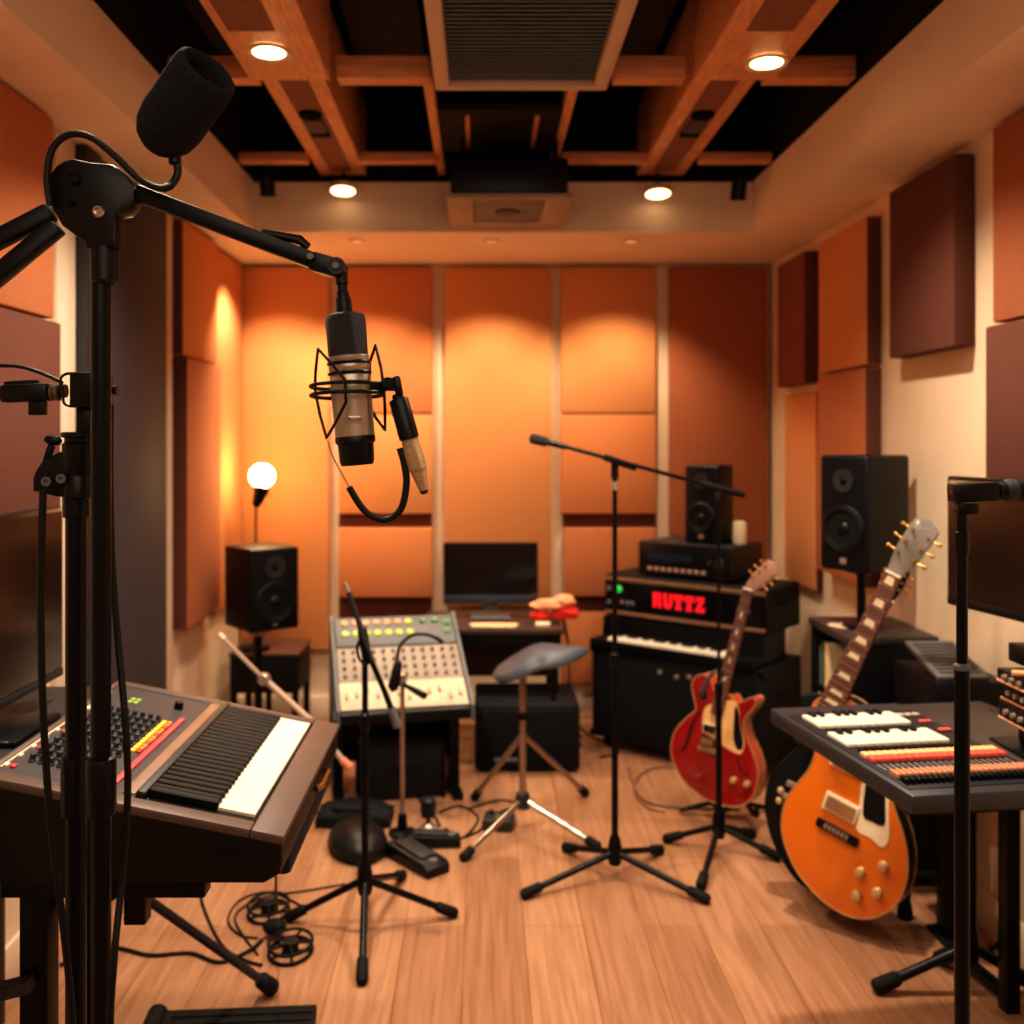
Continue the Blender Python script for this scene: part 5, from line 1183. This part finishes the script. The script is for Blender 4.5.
floorcable('grey cable arching from the cabinet castors to the loop by the red guitar', [(690, 768), (660, 767), (640, 775), (634, 790), (645, 806), (665, 812)], .004, mat=pm('grey_brown_cable', (120, 84, 66), .5))
floorcable('cable trailing along the skirting between rear desk and amplifier cabinet', [(575, 722), (590, 736), (605, 742), (618, 752), (600, 757)], .005)
floorcable('thin cable tangled around the effects pedal before the stool', [(470, 808), (500, 800), (520, 806), (500, 812), (480, 830), (462, 838)], .004)
floorcable('thin cable coiled between the capsule and the effects pedal', [(440, 812), (460, 806), (478, 818), (462, 838), (445, 828)], .004)
floorcable('cable running from beneath the mixing desk to the capsule base', [(418, 785), (420, 800), (432, 812), (440, 826)], .004)
floorcable('tangle of dark cable beside the wall under the corner desk', [(985, 955), (1000, 940), (990, 930), (1005, 945), (1012, 935), (998, 960), (990, 944)], .004)
def hang(label, pts, r=.004): solo('hanging_cable', MB().tube(spline(pts, 8), r, 8), CABLE, label, 'cable')
hang('thin cable hanging from the end of the rear desk nearest the cloth', [(.368, 4.50, .60), (.39, 4.50, .45), (.395, 4.51, .25), (.42, 4.55, .08), (.45, 4.52, .006)])
hang('second thin cable hanging beyond the end of the rear desk, closer to the wall', [(.365, 4.60, .575), (.40, 4.62, .42), (.405, 4.64, .2), (.43, 4.66, .06), (.47, 4.64, .006)])
hang('thin cable dropping to the farther reel from the synthesizer corner', [at(276, 872, 2.3), at(276, 890, 2.42), at(277, 910, 2.66), g2 + V((.0, .03, .035))], .003)
hang('thin dark cable hanging down beside the side desk legs at the frame edge', [(-.83, 1.58, .75), (-.80, 1.60, .5), (-.82, 1.66, .25), (-.86, 1.75, .006), (-.80, 1.95, .006)], .0035)

# ================================================================== LIGHT
def lamp(kind, name, p, energy, color, **kw):
    l = bpy.data.lights.new(name, kind); l.energy = energy; l.color = color
    for k_, v in kw.items(): setattr(l, k_, v)
    o = bpy.data.objects.new(name, l); col.objects.link(o); o.location = p; return o
WARM = (1, .83, .64); AMB = (1, .78, .52)
for (x, y) in ((-.575, 2.70), (.79, 2.775)):
    lamp('SPOT', 'beam_downlight_beam', (x, y, 2.43), 125, WARM, spot_size=R(125), spot_blend=.9, shadow_soft_size=.05)
for p in SOFFIT_SPOTS + [V((-.98, 4.6, 0)) ]:
    o = lamp('SPOT', 'soffit_spot_beam', (p.x, 4.50, SB - .03), 33, AMB, spot_size=R(108), spot_blend=.7, shadow_soft_size=.02)
    o.rotation_euler = (R(12), 0, 0)
for px_ in (343, 658):
    p = at(px_, 190, 4.05); lamp('SPOT', 'round_light_beam', (p.x, p.y, p.z - .03), 32, WARM, spot_size=R(92), spot_blend=.9, shadow_soft_size=.05)
lamp('POINT', 'globe_lamp_light', LAMP, 13, (1, .62, .24), shadow_soft_size=.07)
# added fill spots overhead, out of view, with no fixtures of their own
for (x, y) in ((-.575, 1.75), (.79, 1.75)):
    lamp('SPOT', 'front_fill_spot', (x, y, 2.43), 90, WARM, spot_size=R(145), spot_blend=.9, shadow_soft_size=.08)
lamp('AREA', 'overhead_fill', (.1, -.2, 2.40), 20, (1, .82, .62), size=1.8, shape='SQUARE').rotation_euler = (R(35), 0, 0)  # added soft fill above the viewer, not a fixture of the room

w = bpy.data.worlds.new('room_dark'); w.use_nodes = True; w.node_tree.nodes['Background'].inputs[0].default_value = (.02, .014, .01, 1); scene.world = w

# ================================================================== CAMERA
cd = bpy.data.cameras.new('camera'); cam = bpy.data.objects.new('camera', cd); col.objects.link(cam)
cam.location = (0, 0, EYE); cam.rotation_euler = (R(90), 0, 0)
cd.sensor_width = 36; cd.lens = FPX * 36 / 1024; cd.shift_x = (512 - VX) / 1024; cd.shift_y = -(512 - VY) / 1024
cd.clip_start = .02
cd.dof.use_dof = True; cd.dof.focus_distance = 1.40; cd.dof.aperture_fstop = 3.8
scene.camera = cam
scene.view_settings.view_transform = 'Standard'; scene.view_settings.look = 'Medium High Contrast'; scene.view_settings.exposure = .3
scene.cycles.use_denoising = True
